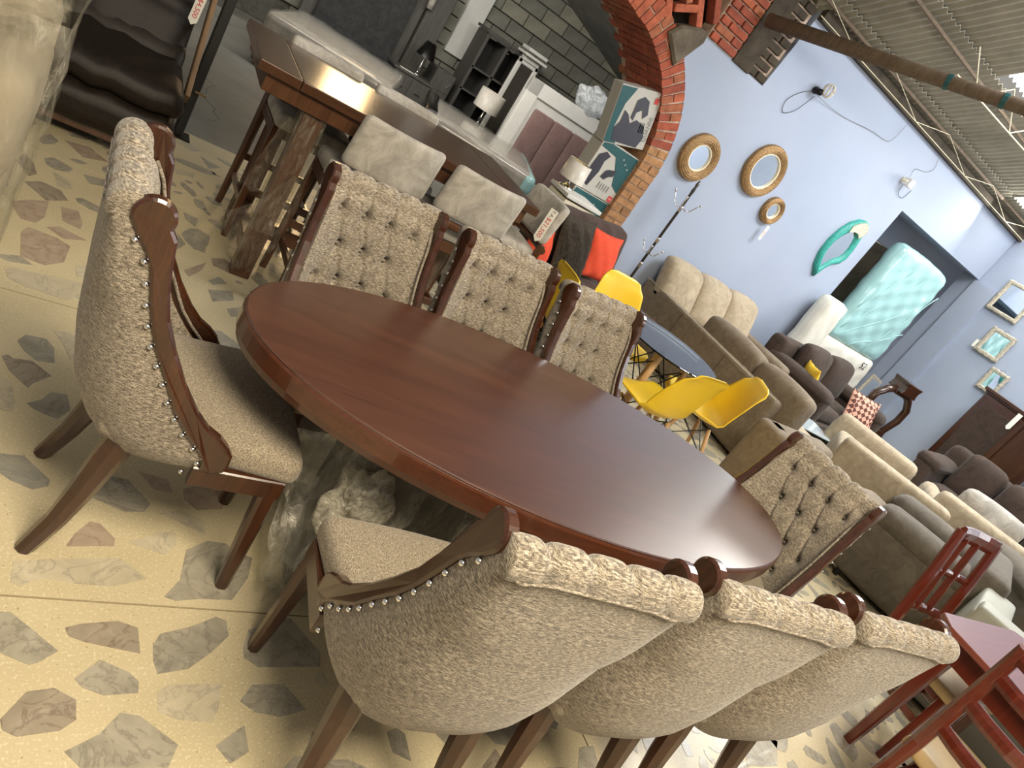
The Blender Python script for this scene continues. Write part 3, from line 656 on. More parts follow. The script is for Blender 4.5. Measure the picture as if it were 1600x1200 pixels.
def make_chair():
    t = thing('tufted_dining_chair', 'x', 'chair', group='tufted tweed chairs round the oval table')
    e = 2/2.7
    def sec(th, w_, T_, R_, ee=e):
        s_, c_ = math.sin(th), math.cos(th)
        return (w_*math.copysign(abs(s_)**ee, s_), T_+(R_-T_)*abs(c_)**ee)
    NT = 41; zs = [.368+(1.0-.368)*i/22 for i in range(23)]
    def ths(j): return (-.5+j/(NT-1))*PI
    vs = []; fs = []
    # outer skin with rounded bottom edge
    rows = []
    for k, (dz, ins) in enumerate(((.372, .10), (.364, .055), (.366, .03), (.374, .012))):
        r = []
        for j in range(NT):
            z = dz+.0; x, y = sec(ths(j), lerpc(WID, .40)-ins*1.0, lerpc(TR_OUT, .42), lerpc(REAR, .40)+ins)
            r.append((x, min(y, .035), z+.03*abs(math.sin(ths(j)))**3))
        rows.append(r)
    for z in zs[1:]:
        r = []
        for j in range(NT):
            th = ths(j); x, y = sec(th, lerpc(WID, z), lerpc(TR_OUT, z), lerpc(REAR, z), 2/(2.7+4.5*max(0, (z-.78)/.22))); k = max(0, 1-(z-.368)/.10)
            r.append((x, y, z+.03*k*abs(math.sin(th))**3))
        rows.append(r)
    # behind the roll
    for (dz, dy) in ((1.018, -.003), (1.030, -.002)):
        rows.append([(sec(ths(j), .222, -.29, -.355+dy, .28)[0], min(-.285, sec(ths(j), .222, -.29, -.355, .28)[1]), dz) for j in range(NT)])
    for r in rows: vs += r
    for i in range(len(rows)-1):
        for j in range(NT-1): fs.append((i*NT+j, i*NT+j+1, (i+1)*NT+j+1, (i+1)*NT+j))
    mk('back_shell', vs, fs, m_tweed, t, True)
    # roll + tufted inner face
    NU = 111; prof = []
    for k in range(15):  # roll, from behind over the top
        a = PI*1.22-(PI*1.22)*k/14-.18; prof.append(('r', -.315+.043*math.cos(a), 1.012+.043*math.sin(a), a))
    zi = [1.0-.008*i for i in range(1, 67)]
    vs = []; fs = []
    n_rows = 0
    for (q, y, z, a) in prof:
        for i in range(NU):
            u = -1+2*i/(NU-1); x = u*.224; sc = 1-.30*math.exp(-(min(abs(abs(x)-.048), abs(abs(x)-.145))/.013)**2)*max(.55, math.sin(max(0, min(PI, a+.3)))); edge = 1-.06*abs(u)**14
            vs.append((x, -.315+(y+.315)*sc*edge, 1.012+(z-1.012)*sc*edge))
        n_rows += 1
    for z in zi:
        w_ = lerpc(WID, z)-.012; T_ = lerpc(TR_OUT, z)+.012; R_ = lerpc(REAR, z)+.075+max(0, .8-z)*.02
        R_ = min(R_, T_-.01)
        for i in range(NU):
            u = -1+2*i/(NU-1); x = u*w_; k = abs(u)
            y = R_+(T_-R_)*(k**3.2)
            vs.append((x, y+tuft(x, z)*(1-k**8), z))
        n_rows += 1
    for i in range(n_rows-1):
        for j in range(NU-1): fs.append((i*NU+j, i*NU+j+1, (i+1)*NU+j+1, (i+1)*NU+j))
    fs.append(tuple(i*NU for i in range(len(prof)+2))); fs.append(tuple(i*NU+NU-1 for i in range(len(prof)+2))[::-1])
    tb = mk('tufted_back', vs, fs, m_tweed, t, True)
    bm_ = D.meshes.new('button'); v, f = lathe([(.0005, .006), (.006, .005), (.0085, .0015), (.0085, -.003)], 10); bm_.from_pydata(v, [], f); bm_.materials.append(m_tweed)
    for p in bm_.polygons: p.use_smooth = True
    for bx, bz in BUTT:
        w_ = lerpc(WID, bz)-.012; T_ = lerpc(TR_OUT, bz)+.012; R_ = min(lerpc(REAR, bz)+.075+max(0, .8-bz)*.02, T_-.01)
        obj('button', bm_, None, tb, (bx, R_+(T_-R_)*(abs(bx)/w_)**3.2-.020, bz), (-PI/2, 0, 0))
    mk('seam_piping', *tube([(sec(-PI/2+PI*i/40, .222, -.295, -.357, .28)[0], sec(-PI/2+PI*i/40, .222, -.295, -.357, .28)[1], 1.0-.006*math.cos(i*.5)) for i in range(2, 39)], .0035, 6), m_tweed, t, True)
    # piping between tufted face and trim
    for s in (-1, 1):
        P = [(s*(lerpc(WID, z)-.030), lerpc(TR_OUT, z)+.022+(.0 if z < .95 else (z-.95)*.1), z) for z in [.50+.04*i for i in range(13)]]
        mk('piping', *tube(P, .0045, 6), m_tweed, t, True)
    # wooden wing trims with a round scroll head
    inner = [(.094, .457), (.092, .49), (.075, .512), (.046, .536), (.01, .556), (-.026, .590), (-.078, .655), (-.126, .732), (-.165, .805), (-.188, .872), (-.202, .93), (-.212, .985)]
    head = [(-.268+.043*math.cos(math.radians(a)), 1.020+.042*math.sin(math.radians(a))) for a in range(-20, 225, 12)]
    outer_ = [(-.286, .972), (-.262, .945), (-.243, .915), (-.222, .85), (-.200, .79), (-.172, .73), (-.128, .662), (-.085, .588), (-.03, .522), (.012, .482), (.030, .455), (.034, .425)]
    poly = inner+head+outer_+[(.06, .42), (.09, .43)]
    nm = D.meshes.new('nail'); v, f = lathe([(.0005, .0065), (.0035, .0058), (.0062, .003), (.0072, 0), (.0072, -.002)], 10); nm.from_pydata(v, [], f); nm.materials.append(m_chrome)
    for p in nm.polygons: p.use_smooth = True
    nails = []
    Pn = resample([(y, z) for y, z in ([(.006, .405)]+outer_[::-1][1:]+[(-.305, .995)])], .0505)
    for p in Pn: nails.append((p.x-.008, p.y-.002))
    for s in (-1, 1):
        v, f = prism(poly, .030, .006, .005)
        # lateral: follow width
        vv = []
        for q in v:
            w_ = lerpc(WID, q[1]); k = q[2]
            hd = max(0, min(1, (q[1]-.95)/.05))
            x = w_-.022+k+.002
            vv.append((s*x, q[0], q[1]))
        tr = mk('wing_trim', vv, f, m_trim, t, False)
        for (ny, nz) in nails[:14]:
            o = obj('nail', nm, None, tr, (s*(lerpc(WID, nz)+.004), ny, nz), (0, s*PI/2, 0))
    # seat
    def fs_(q):
        k = (q[1]+.2)/.48; w_ = .205+.062*max(0, min(1, k)); q[0] = q[0]/.25*w_
        if q[2] > .47: q[2] += .014*(1-(q[0]/.27)**2)
        return q
    mk('seat', *rbox((0, .04, .462), (.50, .50, .085), .03, fs_, 5, (0, 0, .006)), m_tweeds, t, True)
    # rails
    def rail(a, b_, h=.06, z=.398): return bar((a[0], a[1], z), (b_[0], b_[1], z), h, .024, .004, up=None)
    for s in (-1, 1): mk('side_rail', *bar((s*.247, .02, .398), (s*.250, .262, .398), .024, .062, .004), m_mahog, t)
    mk('front_rail', *bar((-.235, .262, .398), (.235, .262, .398), .024, .062, .004), m_mahog, t)
    for s in (-1, 1):
        mk('leg', *bar((s*.234, .236, .425), (s*.247, .252, 0), .055, .055, .010, up=(0, 1, 0), w1=.036, d1=.038), m_mahog, t)
        mk('leg', *tube([(s*.165, -.130, .43), (s*.168, -.155, .33), (s*.172, -.178, .22), (s*.178, -.208, .11), (s*.184, -.25, 0)], [.038, .036, .031, .026, .022], 8, .6, up=(0, 1, 0)), m_mahog, t)
    return t
ch0 = make_chair()
CH = [((.47, 1.71), -90, 'tweed chair at the left head of the oval table, seen from its side'),
      ((1.013, .973), -7.2, 'tweed chair on the near long side, closest to the head chair, back towards camera'),
      ((1.572, .941), -7.2, 'tweed chair on the near long side, the middle one of three seen from behind'),
      ((2.13, .911), -6, 'tweed chair on the near long side, last of three, beside the red mahogany table'),
      ((.988, 2.08), 182.7, 'tweed tufted chair on the far long side, closest to the plastic wrapped leg'),
      ((1.54, 2.06), 182.2, 'tweed tufted chair on the far long side, the middle one of three facing the camera'),
      ((2.061, 2.006), 185.3, 'tweed tufted chair on the far long side, the one beside the yellow plastic chairs'),
      ((2.56, 1.373), 99, 'tweed tufted chair at the right end of the oval table, before the beige sofas')]
for i, ((x, y), a, lab) in enumerate(CH):
    if i == 0: ch0.location = (x, y, 0); ch0.rotation_euler = (0, 0, math.radians(a)); ch0['label'] = lab
for i, ((x, y), a, lab) in enumerate(CH[1:]): copy_tree(ch0, (x, y, 0), math.radians(a), lab)
# ================================================================ BAR TABLE AND STOOLS
BX, BY, BR = 1.425, 3.85, math.radians(-1.8)
t = thing('bar_table', 'high rectangular wooden bar table with shiny top and plastic wrapped legs', 'table', (BX, BY, 0), BR)
for i, (x0, x1) in enumerate(((-.80, -.605), (-.602, .602), (.605, .80))):
    mk('top_board', *rbox(((x0+x1)/2, 0, 1.027), (x1-x0, .87, .046), .004), wood('bar_board_%s' % ('end' if i != 1 else 'long'), (.045, .019, .009), (.085, .036, .017), 1 if i != 1 else 0, .24, .25, .7, crough=.18), t)
for s in (-1, 1):
    mk('apron', *rbox((0, s*.39, .965), (1.5, .03, .085), .004), m_walnut, t)
    mk('apron', *rbox((s*.735, 0, .965), (.03, .78, .085), .004), m_walnut, t)
    for q in (-1, 1):
        mk('leg', *rbox((s*.45-.03, q*.33, .46), (.10, .09, .92), .008), m_walnut, t)
    mk('foot_rail', *rbox((s*.45-.03, 0, .13), (.08, .62, .08), .006), m_walnut, t)
mk('long_stretcher', *rbox((-.03, 0, .16), (.86, .07, .09), .006), m_walnut, t)
m_filmleg = film('stretch_film', (.93, .92, .88), .17, 22, (1, 1, .35), (.60, .54, .44), .08)
for s in (-1, 1):
    mk('plastic_wrap', *wrapbox(s*.45-.03, -.33, .60, .125, .118, .64, .05, 48, 30, .05, 2+s), m_filmleg, t, True)
mk('plastic_flap', *flap(([(-.46, -.40, .62), (-.56, -.40, .42), (-.66, -.36, .30), (-.60, -.38, .14), (-.52, -.38, .05)], [(-.42, -.42, .62), (-.40, -.44, .42), (-.40, -.44, .25), (-.43, -.43, .14), (-.45, -.42, .06)]), 14, 26, .012), m_filmleg, t, True)
mk('plastic_flap', *flap(([(-.56, -.25, .84), (-.60, -.24, .62), (-.62, -.22, .42)], [(-.40, -.26, .86), (-.36, -.27, .62), (-.34, -.28, .40)]), 12, 22, .012, 3), m_filmleg, t, True)
def make_stool():
    t = thing('bar_stool', 'x', 'stool', group='grey velvet bar stools round the bar table')
    def fs_(q):
        if q[2] > .74: q[2] += .012*(1-(q[0]/.24)**2)
        return q
    mk('seat', *rbox((0, .06, .725), (.44, .42, .085), .03, fs_, 3), m_velvet, t, True)
    def fb(q):
        k = (q[2]-.80)/.3; q[1] += -.04*k-.05*(1-(q[0]/.235)**2)+.03; q[0] *= 1-.04*k; return q
    mk('backrest', *rbox((0, -.17, .955), (.455, .065, .27), .028, fb, 7), m_velvet, t, True)
    mk('back_rail', *tube([(-.235, -.175, .79), (-.12, -.20, .79), (0, -.21, .79), (.12, -.20, .79), (.235, -.175, .79)], .022, 8, .6), m_walnut, t)
    for s in (-1, 1):
        mk('leg', *bar((s*.20, .225, .69), (s*.215, .245, 0), .042, .045, .006, up=(0, 1, 0), w1=.034, d1=.036), m_walnut, t)
        mk('leg', *tube([(s*.215, -.165, .82), (s*.212, -.16, .68), (s*.214, -.17, .4), (s*.22, -.215, 0)], [.022, .026, .024, .019], 8, .6, up=(0, 1, 0)), m_walnut, t)
        mk('seat_rail', *bar((s*.208, -.15, .66), (s*.208, .22, .66), .028, .055, .004), m_walnut, t)
        mk('stretcher', *bar((s*.214, -.18, .22), (s*.212, .235, .22), .02, .04, .003), m_walnut, t)
    mk('seat_rail', *bar((-.2, .228, .66), (.2, .228, .66), .028, .055, .004), m_walnut, t)
    mk('seat_rail', *bar((-.2, -.16, .66), (.2, -.16, .66), .028, .055, .004), m_walnut, t)
    mk('foot_rest', *bar((-.205, .236, .30), (.205, .236, .30), .026, .045, .004), m_walnut, t)
    mk('stretcher', *bar((-.21, -.18, .34), (.21, -.18, .34), .02, .04, .003), m_walnut, t)
    return t
s0 = make_stool()
SL = [((1.30, 3.48), 0, 'grey velvet bar stool, first on the near side, behind the first far tufted chair'),
      ((1.81, 3.46), 0, 'grey velvet bar stool, second on the near side of the bar table'),
      ((1.10, 4.19), 180, 'grey velvet bar stool on the far side, nearest the shiny orange table end'),
      ((1.62, 4.17), 180, 'grey velvet bar stool on the far side, next to the black strap'),
      ((2.36, 3.86), 90, 'grey velvet bar stool at the right end, carrying a price tag')]
for i, ((x, y), a, lab) in enumerate(SL):
    if i == 0: s0.location = (x, y, 0); s0['label'] = lab
for (x, y), a, lab in SL[1:]: last_stool = copy_tree(s0, (x, y, 0), math.radians(a), lab)
def text(name, s, size, mat, parent, loc, rot, ext=.0006, cat=None, sx=1):
    if not s: return
    cu = D.curves.new(name, 'FONT'); cu.body = s; cu.size = size; cu.extrude = ext; cu.align_x = 'CENTER'; cu.align_y = 'CENTER'
    cu.materials.append(mat); o0 = D.objects.new(name+'_c', cu); C.objects.link(o0); bpy.context.view_layer.update(); me = D.meshes.new_from_object(o0); D.objects.remove(o0); o = D.objects.new(name, me); C.objects.link(o); o.parent = parent; o.location = loc; o.rotation_euler = rot; o.scale = (sx, 1, 1); return o
def price_tag(loc, rot, big, lab, small='T.A.'):
    t = thing('price_tag', lab, 'price tag', loc); t.rotation_euler = rot
    mk('card', *prism([(-.028, 0), (.028, 0), (.028, -.20), (.0, -.225), (-.028, -.20)], .0016), m_paper, t)
    text('price', big, .042, m_red, t, (0, -.125, .002), (0, 0, -PI/2)); text('letters', small, .03, m_ink, t, (0, -.03, .002), (0, 0, -PI/2))
    mk('string', *tube([(0, -.004, .001), (.004, .02, .0), (0, .05, -.01)], .0012, 5), m_ink, t)
    return t
# ================================================================ WRAPPED ARMCHAIR (left foreground)
t = thing('wrapped_armchair', 'beige armchair completely wrapped in shiny clear plastic at the left', 'armchair', (-.56, 3.02, 0), 0)
def fa(q): q[0] *= 1+.06*(q[2]-.2); return q
mk('body', *rbox((0, .05, .34), (.92, .8, .5), .09, fa, 3, (.02, .02, .02)), plain('sand_upholstery', (.36, .30, .21), .8, 0, .1, 4), t, True)
mk('backrest', *rbox((0, .30, .70), (.90, .30, .56), .12, fa, 3, (.02, .02, .02)), D.materials['sand_upholstery'], t, True)
for s in (-1, 1): mk('armrest', *rbox((s*.37, -.02, .60), (.20, .80, .42), .09, fa, 3, (.02, .02, .02)), D.materials['sand_upholstery'], t, True)
mk('plastic_wrap', *wrapbox(0, .04, .50, 1.06, .96, 1.0, .035, 120, 50, .05, 3), m_filmw, t, True)
mk('plastic_cap', *crumple((0, .04, .93), (.50, .44, .13), .10, 8, 34), m_filmw, t, True)
# ================================================================ LEATHER SOFA (top left)
def pf(q, cx, cz, s=1): return q
t = thing('leather_futon', 'dark brown leather futon sofa with wooden side frame and price tag', 'sofa', (-.10, 4.85, 0), 0)
def seatdef(q):
    x = q[0]; q[2] += .012*math.sin(x*26)*(1 if q[2] > .3 else .3)-.028*math.exp(-(x/.03)**2)*(1 if q[2] > .3 else 0); return q
for i, (z, h, y, d) in enumerate(((.22, .22, -.02, .92), (.41, .17, -.04, .86))):
    mk('seat_cushion', *rbox((0, y, z), (1.28, d, h), .08, seatdef, 11, (.0, .01, .02)), m_leather, t, True)
def backdef(q):
    k = (q[2]-.45); q[1] += .42*k; x = q[0]
    q[1] += .035*math.exp(-(x/.035)**2)+.03*math.exp(-((q[2]-.78)/.03)**2)+.008*math.sin(x*38+q[2]*9); return q
mk('back_cushion', *rbox((0, .30, .78), (1.22, .20, .66), .085, backdef, 13, (0, .02, .0)), m_leather, t, True)
mk('back_cushion', *rbox((0, .26, .50), (1.24, .16, .20), .07, backdef, 9), m_leather, t, True)
mk('base_rail', *rbox((0, -.40, .10), (1.22, .03, .06), .006), m_walnut, t)
for s in (-1, 1):
    mk('side_frame', *bar((s*.665, -.05, .38), (s*.665, .62, 1.10), .03, .09, .006, up=(0, -1, 1)), plain('plywood_edge', (.20, .12, .06), .6, 0, .15), t)
    mk('leg', *rbox((s*.58, -.33, .05), (.05, .05, .10), .006), m_black, t); mk('leg', *rbox((s*.58, .36, .06), (.05, .05, .12), .006), m_black, t)
# ================================================================ SOFAS
def make_sofa(name, lab, loc, rzz, W, Dp, mat, sh=.42, bh=.80, aw=.18, ah=.58, n=2, matc=None, r=.05, bt=.2, cush=True, tilt=.10, legs=True, arms=(1, 1), rollarm=False, tuf=False, cat='sofa', group=None, foot=.08, bcr=.07, bcz=None):
    matc = matc or mat; t = thing(name, lab, cat, loc, math.radians(rzz), group)
    x0 = -W/2+(aw if arms[0] else 0); x1 = W/2-(aw if arms[1] else 0)
    mk('base', *rbox(((x0+x1)/2, .0, (foot+sh-.14)/2), (x1-x0, Dp-.04, sh-.14-foot), .02), mat, t, True)
    def fbk(q): q[1] -= tilt*(q[2]-foot)*.6; return q
    mk('back_frame', *rbox((0, -Dp/2+bt/2, (foot+bh)/2), (W-.02, bt, bh-foot), r, fbk, 2), mat, t, True)
    for s, a in ((-1, arms[0]), (1, arms[1])):
        if not a: continue
        if rollarm:
            mk('armrest', *rbox((s*(W/2-aw/2), .02, (foot+ah)/2), (aw-.03, Dp, ah-foot), .06, None, 2, (.02, .0, .02)), mat, t, True)
            mk('arm_pad', *rbox((s*(W/2-aw/2), .04, ah), (aw+.03, Dp-.05, .16), .075, None, 3, (.01, .01, .02)), matc, t, True)
        else: mk('armrest', *rbox((s*(W/2-aw/2), .01, (foot+ah)/2), (aw, Dp, ah-foot), r, None, 2), mat, t, True)
    cw = (x1-x0)/n
    for i in range(n):
        cx = x0+cw*(i+.5)
        mk('seat_cushion', *rbox((cx, .05, sh-.06), (cw-.012, Dp-bt-.02, .16), .05, None, 3, (.0, .0, .025)), matc, t, True)
        if cush:
            def fc(q, cx=cx):
                z0 = sh+.02; q[1] -= tilt*1.4*(q[2]-z0)
                d = math.hypot(q[0]-cx, q[2]-(bcz or (sh+.25)))
                if tuf: q[1] -= .045*math.exp(-(d/.05)**2)
                return q
            mk('back_cushion', *rbox((cx, -Dp/2+bt+.09, sh+.24), (cw-.02, .17, bh-sh+.08), bcr, fc, 5, (0, .03, .02)), matc, t, True)
    if legs:
        for sx in (-1, 1):
            for sy in (-1, 1): mk('leg', *bar((sx*(W/2-.09), sy*(Dp/2-.09), foot+.02), (sx*(W/2-.08), sy*(Dp/2-.08), 0), .05, .05, .006, w1=.035, d1=.035), m_black, t)
    return t
# beige sectional: return with back towards the table, long side on the wall
tS = t = make_sofa('beige_sectional_sofa', 'L shaped beige suede sectional with tufted back cushions, plain back towards the yellow chairs', (5.50, 4.34, 0), -90, 2.12, .92, m_beige, .42, .62, .2, .60, 3, m_beigel, .05, .16, False, .0, arms=(1, 0), foot=.03)
for i, (y, w_) in enumerate(((4.92, .78), (4.16, .76), (3.46, .62))):
    if i == 0: continue
    mk('back_cushion', *rbox((-(y-4.34), -.23, .60), (w_, .20, .34), .06, None, 4, (0, .02, .03)), m_beige, t, True)
mk('piping', *tube([(-1.03, -.455, .618), (1.03, -.455, .618)], .008, 6), m_beigel, t)
for x in (-.35, .35): mk('back_seam', *tube([(x, -.463, .08), (x, -.463, .60)], .004, 6), m_taupe, t)
t = make_sofa('beige_sectional_side', 'beige suede sofa along the blue wall with three tufted back cushions', (5.90, 4.95, 0), 180, 1.70, .90, m_beige, .42, .60, .2, .62, 1, m_beigel, .06, .14, False, .0, arms=(1, 0), foot=.03)
for i, x in enumerate((5.30, 5.80, 6.30)):
    def fc(q, i=i): 
        q[1] += 0
        d = math.hypot(q[0]-(-(x-5.90)), q[2]-.72); q[1] += .05*math.exp(-(d/.05)**2)*(1 if q[1] > 0 else 0); q[1] -= .35*(q[2]-.5); return q
    mk('back_cushion', *rbox((-(x-5.90), -.20, .70), (.52, .20, .46), .075, fc, 6, (0, .04, .02)), m_beigel, t, True)
bpy.context.view_layer.update()
for c in kids(t):
    mloc = t.matrix_world @ c.matrix_local; c.parent = tS; c.matrix_local = tS.matrix_world.inverted() @ mloc
D.objects.remove(t)
# second beige sofa, back to camera, nearer
make_sofa('beige_sofa', 'low beige suede sofa with pale top edge, behind the right head chair', (4.88, 2.56, 0), -90, .80, .84, m_beige, .40, .60, .22, .60, 1, m_beigel, .06, .22, False, .0, arms=(1, 1), foot=.03)
make_sofa('beige_sofa', 'beige suede sofa back with a broad plain panel, beside the taupe recliner', (6.25, 2.79, 0), -56, .98, .85, m_beigel, .42, .70, .18, .60, 1, m_beigel, .05, .18, False, .02, foot=.03)
make_sofa('beige_armchair', 'beige suede sofa end just behind the low beige sofa, its back top catching light', (7.0, 3.42, 0), -62, .85, .70, m_beigel, .42, .70, .18, .62, 1, m_beigel, .07, .2, False, .02, cat='armchair', foot=.03)
make_sofa('tufted_loveseat', 'pale grey beige loveseat with one tufted back cushion before the brown recliner', (7.45, 2.45, 0), -56, .95, .85, m_beigel, .42, .72, .17, .6, 1, m_velvet, .07, .2, True, .06, tuf=True, foot=.03)
t = make_sofa('chocolate_recliner_sofa', 'chocolate brown recliner sofa with padded arms holding mustard and patterned cushions', (7.62, 4.62, 0), 187, 1.75, .92, m_choc, .45, .84, .24, .60, 2, m_choc, .08, .24, True, .10, rollarm=True, foot=.05, bcr=.085)
make_sofa('chocolate_recliner_sofa', 'chocolate brown recliner sofa standing beside the dark brown panelled cabinet', (8.85, 2.75, 0), 100, 1.9, .95, m_choc, .46, .92, .24, .64, 3, m_choc, .09, .26, True, .10, rollarm=True, foot=.05, bcr=.09)
make_sofa('taupe_recliner', 'dark taupe suede recliner with rounded arm, behind the last tweed chair', (5.66, 1.90, 0), 21, 1.0, .84, m_taupe, .44, .74, .28, .56, 1, m_taupe, .06, .24, False, .04, rollarm=True, foot=.06, cat='armchair')
make_sofa('taupe_recliner', 'dark taupe suede recliner with stitched puffy arms at the right frame edge', (6.85, 1.38, 0), -40, 1.05, .9, m_taupe, .45, .82, .27, .64, 1, m_taupe, .09, .26, True, .08, rollarm=True, foot=.05, cat='armchair', bcr=.09)
make_sofa('grey_green_armchair', 'plain grey green leatherette armchair behind the red mahogany table', (5.15, .85, 0), -72, 1.0, .85, m_greygreen, .42, .70, .2, .66, 1, m_greygreen, .03, .2, False, .0, foot=.03, cat='armchair')
# dark brown futon by the arch
t = thing('brown_futon', 'dark brown ribbed fabric futon below the white nightstand by the brick arch', 'sofa', (3.905, 4.64, 0), math.radians(24.6))
def fseat(q): q[2] += .012*math.cos(q[0]*13)*(1 if q[2] > .3 else 0)+.004*math.sin(q[0]*120); return q
mk('seat_cushion', *rbox((-.16, -.14, .36), (1.56, .76, .20), .08, fseat, 31, (0, 0, .02)), m_dbrown, t, True)
def fbk2(q): q[1] += .22*(q[2]-.45)+.010*math.cos(q[0]*15)+.004*math.sin(q[0]*120); return q
mk('back_cushion', *rbox((-.14, .27, .66), (1.50, .18, .56), .075, fbk2, 31, (0, .02, 0)), m_dbrown, t, True)
mk('base_frame', *rbox((-.15, 0, .18), (1.4, .66, .12), .02), m_black, t)
for sx in (-1, 1):
    for sy in (-1, 1): mk('leg', *tube([(sx*.60-.15, sy*.28, .14), (sx*.62-.15, sy*.30, 0)], [.022, .016], 10), m_black, t)
# pillows
def pillow(name, lab, loc, rot, s, mat, cat='cushion', th=.13, group=None):
    def fn(u, v, sg):
        x, y = (2*u-1), (2*v-1); k = (1-x**2*.999)**.55*(1-y**2*.999)**.55
        px = x*s/2*(1-.07*(1-y*y)*abs(x)); py = y*s/2*(1-.07*(1-x*x)*abs(y))
        return (px, py, sg*(th/2*k+.002)+.004*math.sin(x*9+y*5))
    n = 17; vs = []; fs = []
    for sg in (1, -1):
        b_ = len(vs)
        for i in range(n):
            for j in range(n): vs.append(fn(i/(n-1), j/(n-1), sg))
        for i in range(n-1):
            for j in range(n-1): fs.append((b_+i*n+j, b_+(i+1)*n+j, b_+(i+1)*n+j+1, b_+i*n+j+1))
    N = n*n; ed = [(i, 0) for i in range(n)]+[(n-1, j) for j in range(1, n)]+[(i, n-1) for i in range(n-2, -1, -1)]+[(0, j) for j in range(n-2, 0, -1)]
    ids = [i*n+j for i, j in ed]
    for k in range(len(ids)): a, b_ = ids[k], ids[(k+1) % len(ids)]; fs.append((a, b_, b_+N, a+N))
    o = mk(name, vs, fs, mat, None, True, loc, rot); tag(o, lab, cat, group); return o
pillow('orange_pillow', 'bright orange velvet pillow at the right end of the brown futon', (3.875, 4.765, .70), (math.radians(72), 0, math.radians(12)), .42, m_orange)
pillow('orange_pillow', 'orange pillow mostly hidden behind the price tag stool and fur pillow', (3.05, 4.42, .60), (math.radians(72), 0, math.radians(25)), .32, m_orange)
fp = pillow('fur_pillow', 'dark brown shaggy fur pillow next to the orange one on the futon', (3.43, 4.57, .70), (math.radians(70), 0, math.radians(22)), .50, m_fur)
fr_ = random.Random(8); fm = MB()
for _ in range(2600):
    x, y = fr_.uniform(-.21, .21), fr_.uniform(-.21, .21); sg = 1 if fr_.random() < .75 else -1
    k = (1-(x/.23)**2)**.5*(1-(y/.23)**2)**.5; z = sg*.065*k; l = fr_.uniform(.03, .06); a = fr_.uniform(-.6, .6)
    fm.v += [(x-.0022, y, z), (x+.0022, y, z), (x+l*math.sin(a), y-l*math.cos(a), z+sg*l*.35)]; n_ = len(fm.v); fm.f.append((n_-3, n_-2, n_-1))
stuff(fm.build('fur', m_fur, fp, False))
pillow('mustard_pillow', 'mustard yellow cushion tucked in the chocolate recliner sofa', (6.98, 4.45, .62), (math.radians(75), 0, math.radians(60)), .36, m_ypillow)
m_pat, nt, b = newmat('diamond_velvet'); co = coord(nt, (1, 1, 1), (0, 0, PI/4)); v = nd(nt, 'ShaderNodeTexChecker'); v.inputs['Scale'].default_value = 22; nt.links.new(co, v.inputs['Vector']); v.inputs[1].default_value = (.62, .34, .25, 1); v.inputs[2].default_value = (.10, .03, .02, 1)
nt.links.new(v.outputs[0], b.inputs[0]); setp(b, rough=.8)
pillow('patterned_pillow', 'brown and pink diamond patterned cushion on the chocolate recliner sofa', (7.90, 4.25, .60), (math.radians(62), 0, math.radians(-25)), .42, m_pat)
price_tag((2.462, 3.64, 1.05), (math.radians(88), 0, math.radians(-58)), '$21,500', 'white pointed price tag with red figures hanging on the end bar stool')
price_tag((.475, 4.98, .98), (math.radians(85), 0, math.radians(-30)), '$4,500', 'narrow white price tag hanging at the corner of the leather futon')
# ================================================================ GLASS TABLE AND YELLOW CHAIRS
GX, GY = 3.52, 3.21
t = thing('round_glass_table', 'small round glass table on beech legs between yellow chairs', 'table', (GX, GY, 0))
m_glass = D.materials.new('table_glass'); m_glass.use_nodes = True; nt = m_glass.node_tree; nt.nodes.clear()
o_ = nd(nt, 'ShaderNodeOutputMaterial'); a1 = nd(nt, 'ShaderNodeBsdfTransparent'); a1.inputs[0].default_value = (.86, .92, .93, 1); a2 = nd(nt, 'ShaderNodeBsdfGlossy'); a2.inputs['Roughness'].default_value = .03; mx = nd(nt, 'ShaderNodeMixShader')
fr = nd(nt, 'ShaderNodeLayerWeight'); fr.inputs[0].default_value = .42; nt.links.new(fr.outputs['Fresnel'], mx.inputs[0]); nt.links.new(a1.outputs[0], mx.inputs[1]); nt.links.new(a2.outputs[0], mx.inputs[2]); nt.links.new(mx.outputs[0], o_.inputs[0])
mk('glass_top', *lathe([(.387, .694), (.392, .697), (.392, .703), (.387, .706)], 64), m_glass, t)
for a in (45, 135, 225, 315):
    c_, s_ = math.cos(math.radians(a)), math.sin(math.radians(a))
    l = mk('leg', *tube([(c_*.19, s_*.19, .68), (c_*.22, s_*.22, .45), (c_*.27, s_*.27, 0)], [.020, .022, .014], 12), m_beech, t, True)
    mk('screw_cap', *lathe([(.018, .684), (.018, .694), (.014, .694)], 12), m_chrome, l).location = (c_*.185, s_*.185, 0)
for i in range(4):
    a, b_ = math.radians(45+90*i), math.radians(135+90*i)
    mk('wire_brace', *tube([(math.cos(a)*.20, math.sin(a)*.20, .62), (math.cos(b_)*.24, math.sin(b_)*.24, .34)], .005, 6), m_black, t)
    mk('wire_brace', *tube([(math.cos(b_)*.20, math.sin(b_)*.20, .62), (math.cos(a)*.24, math.sin(a)*.24, .34)], .005, 6), m_black, t)
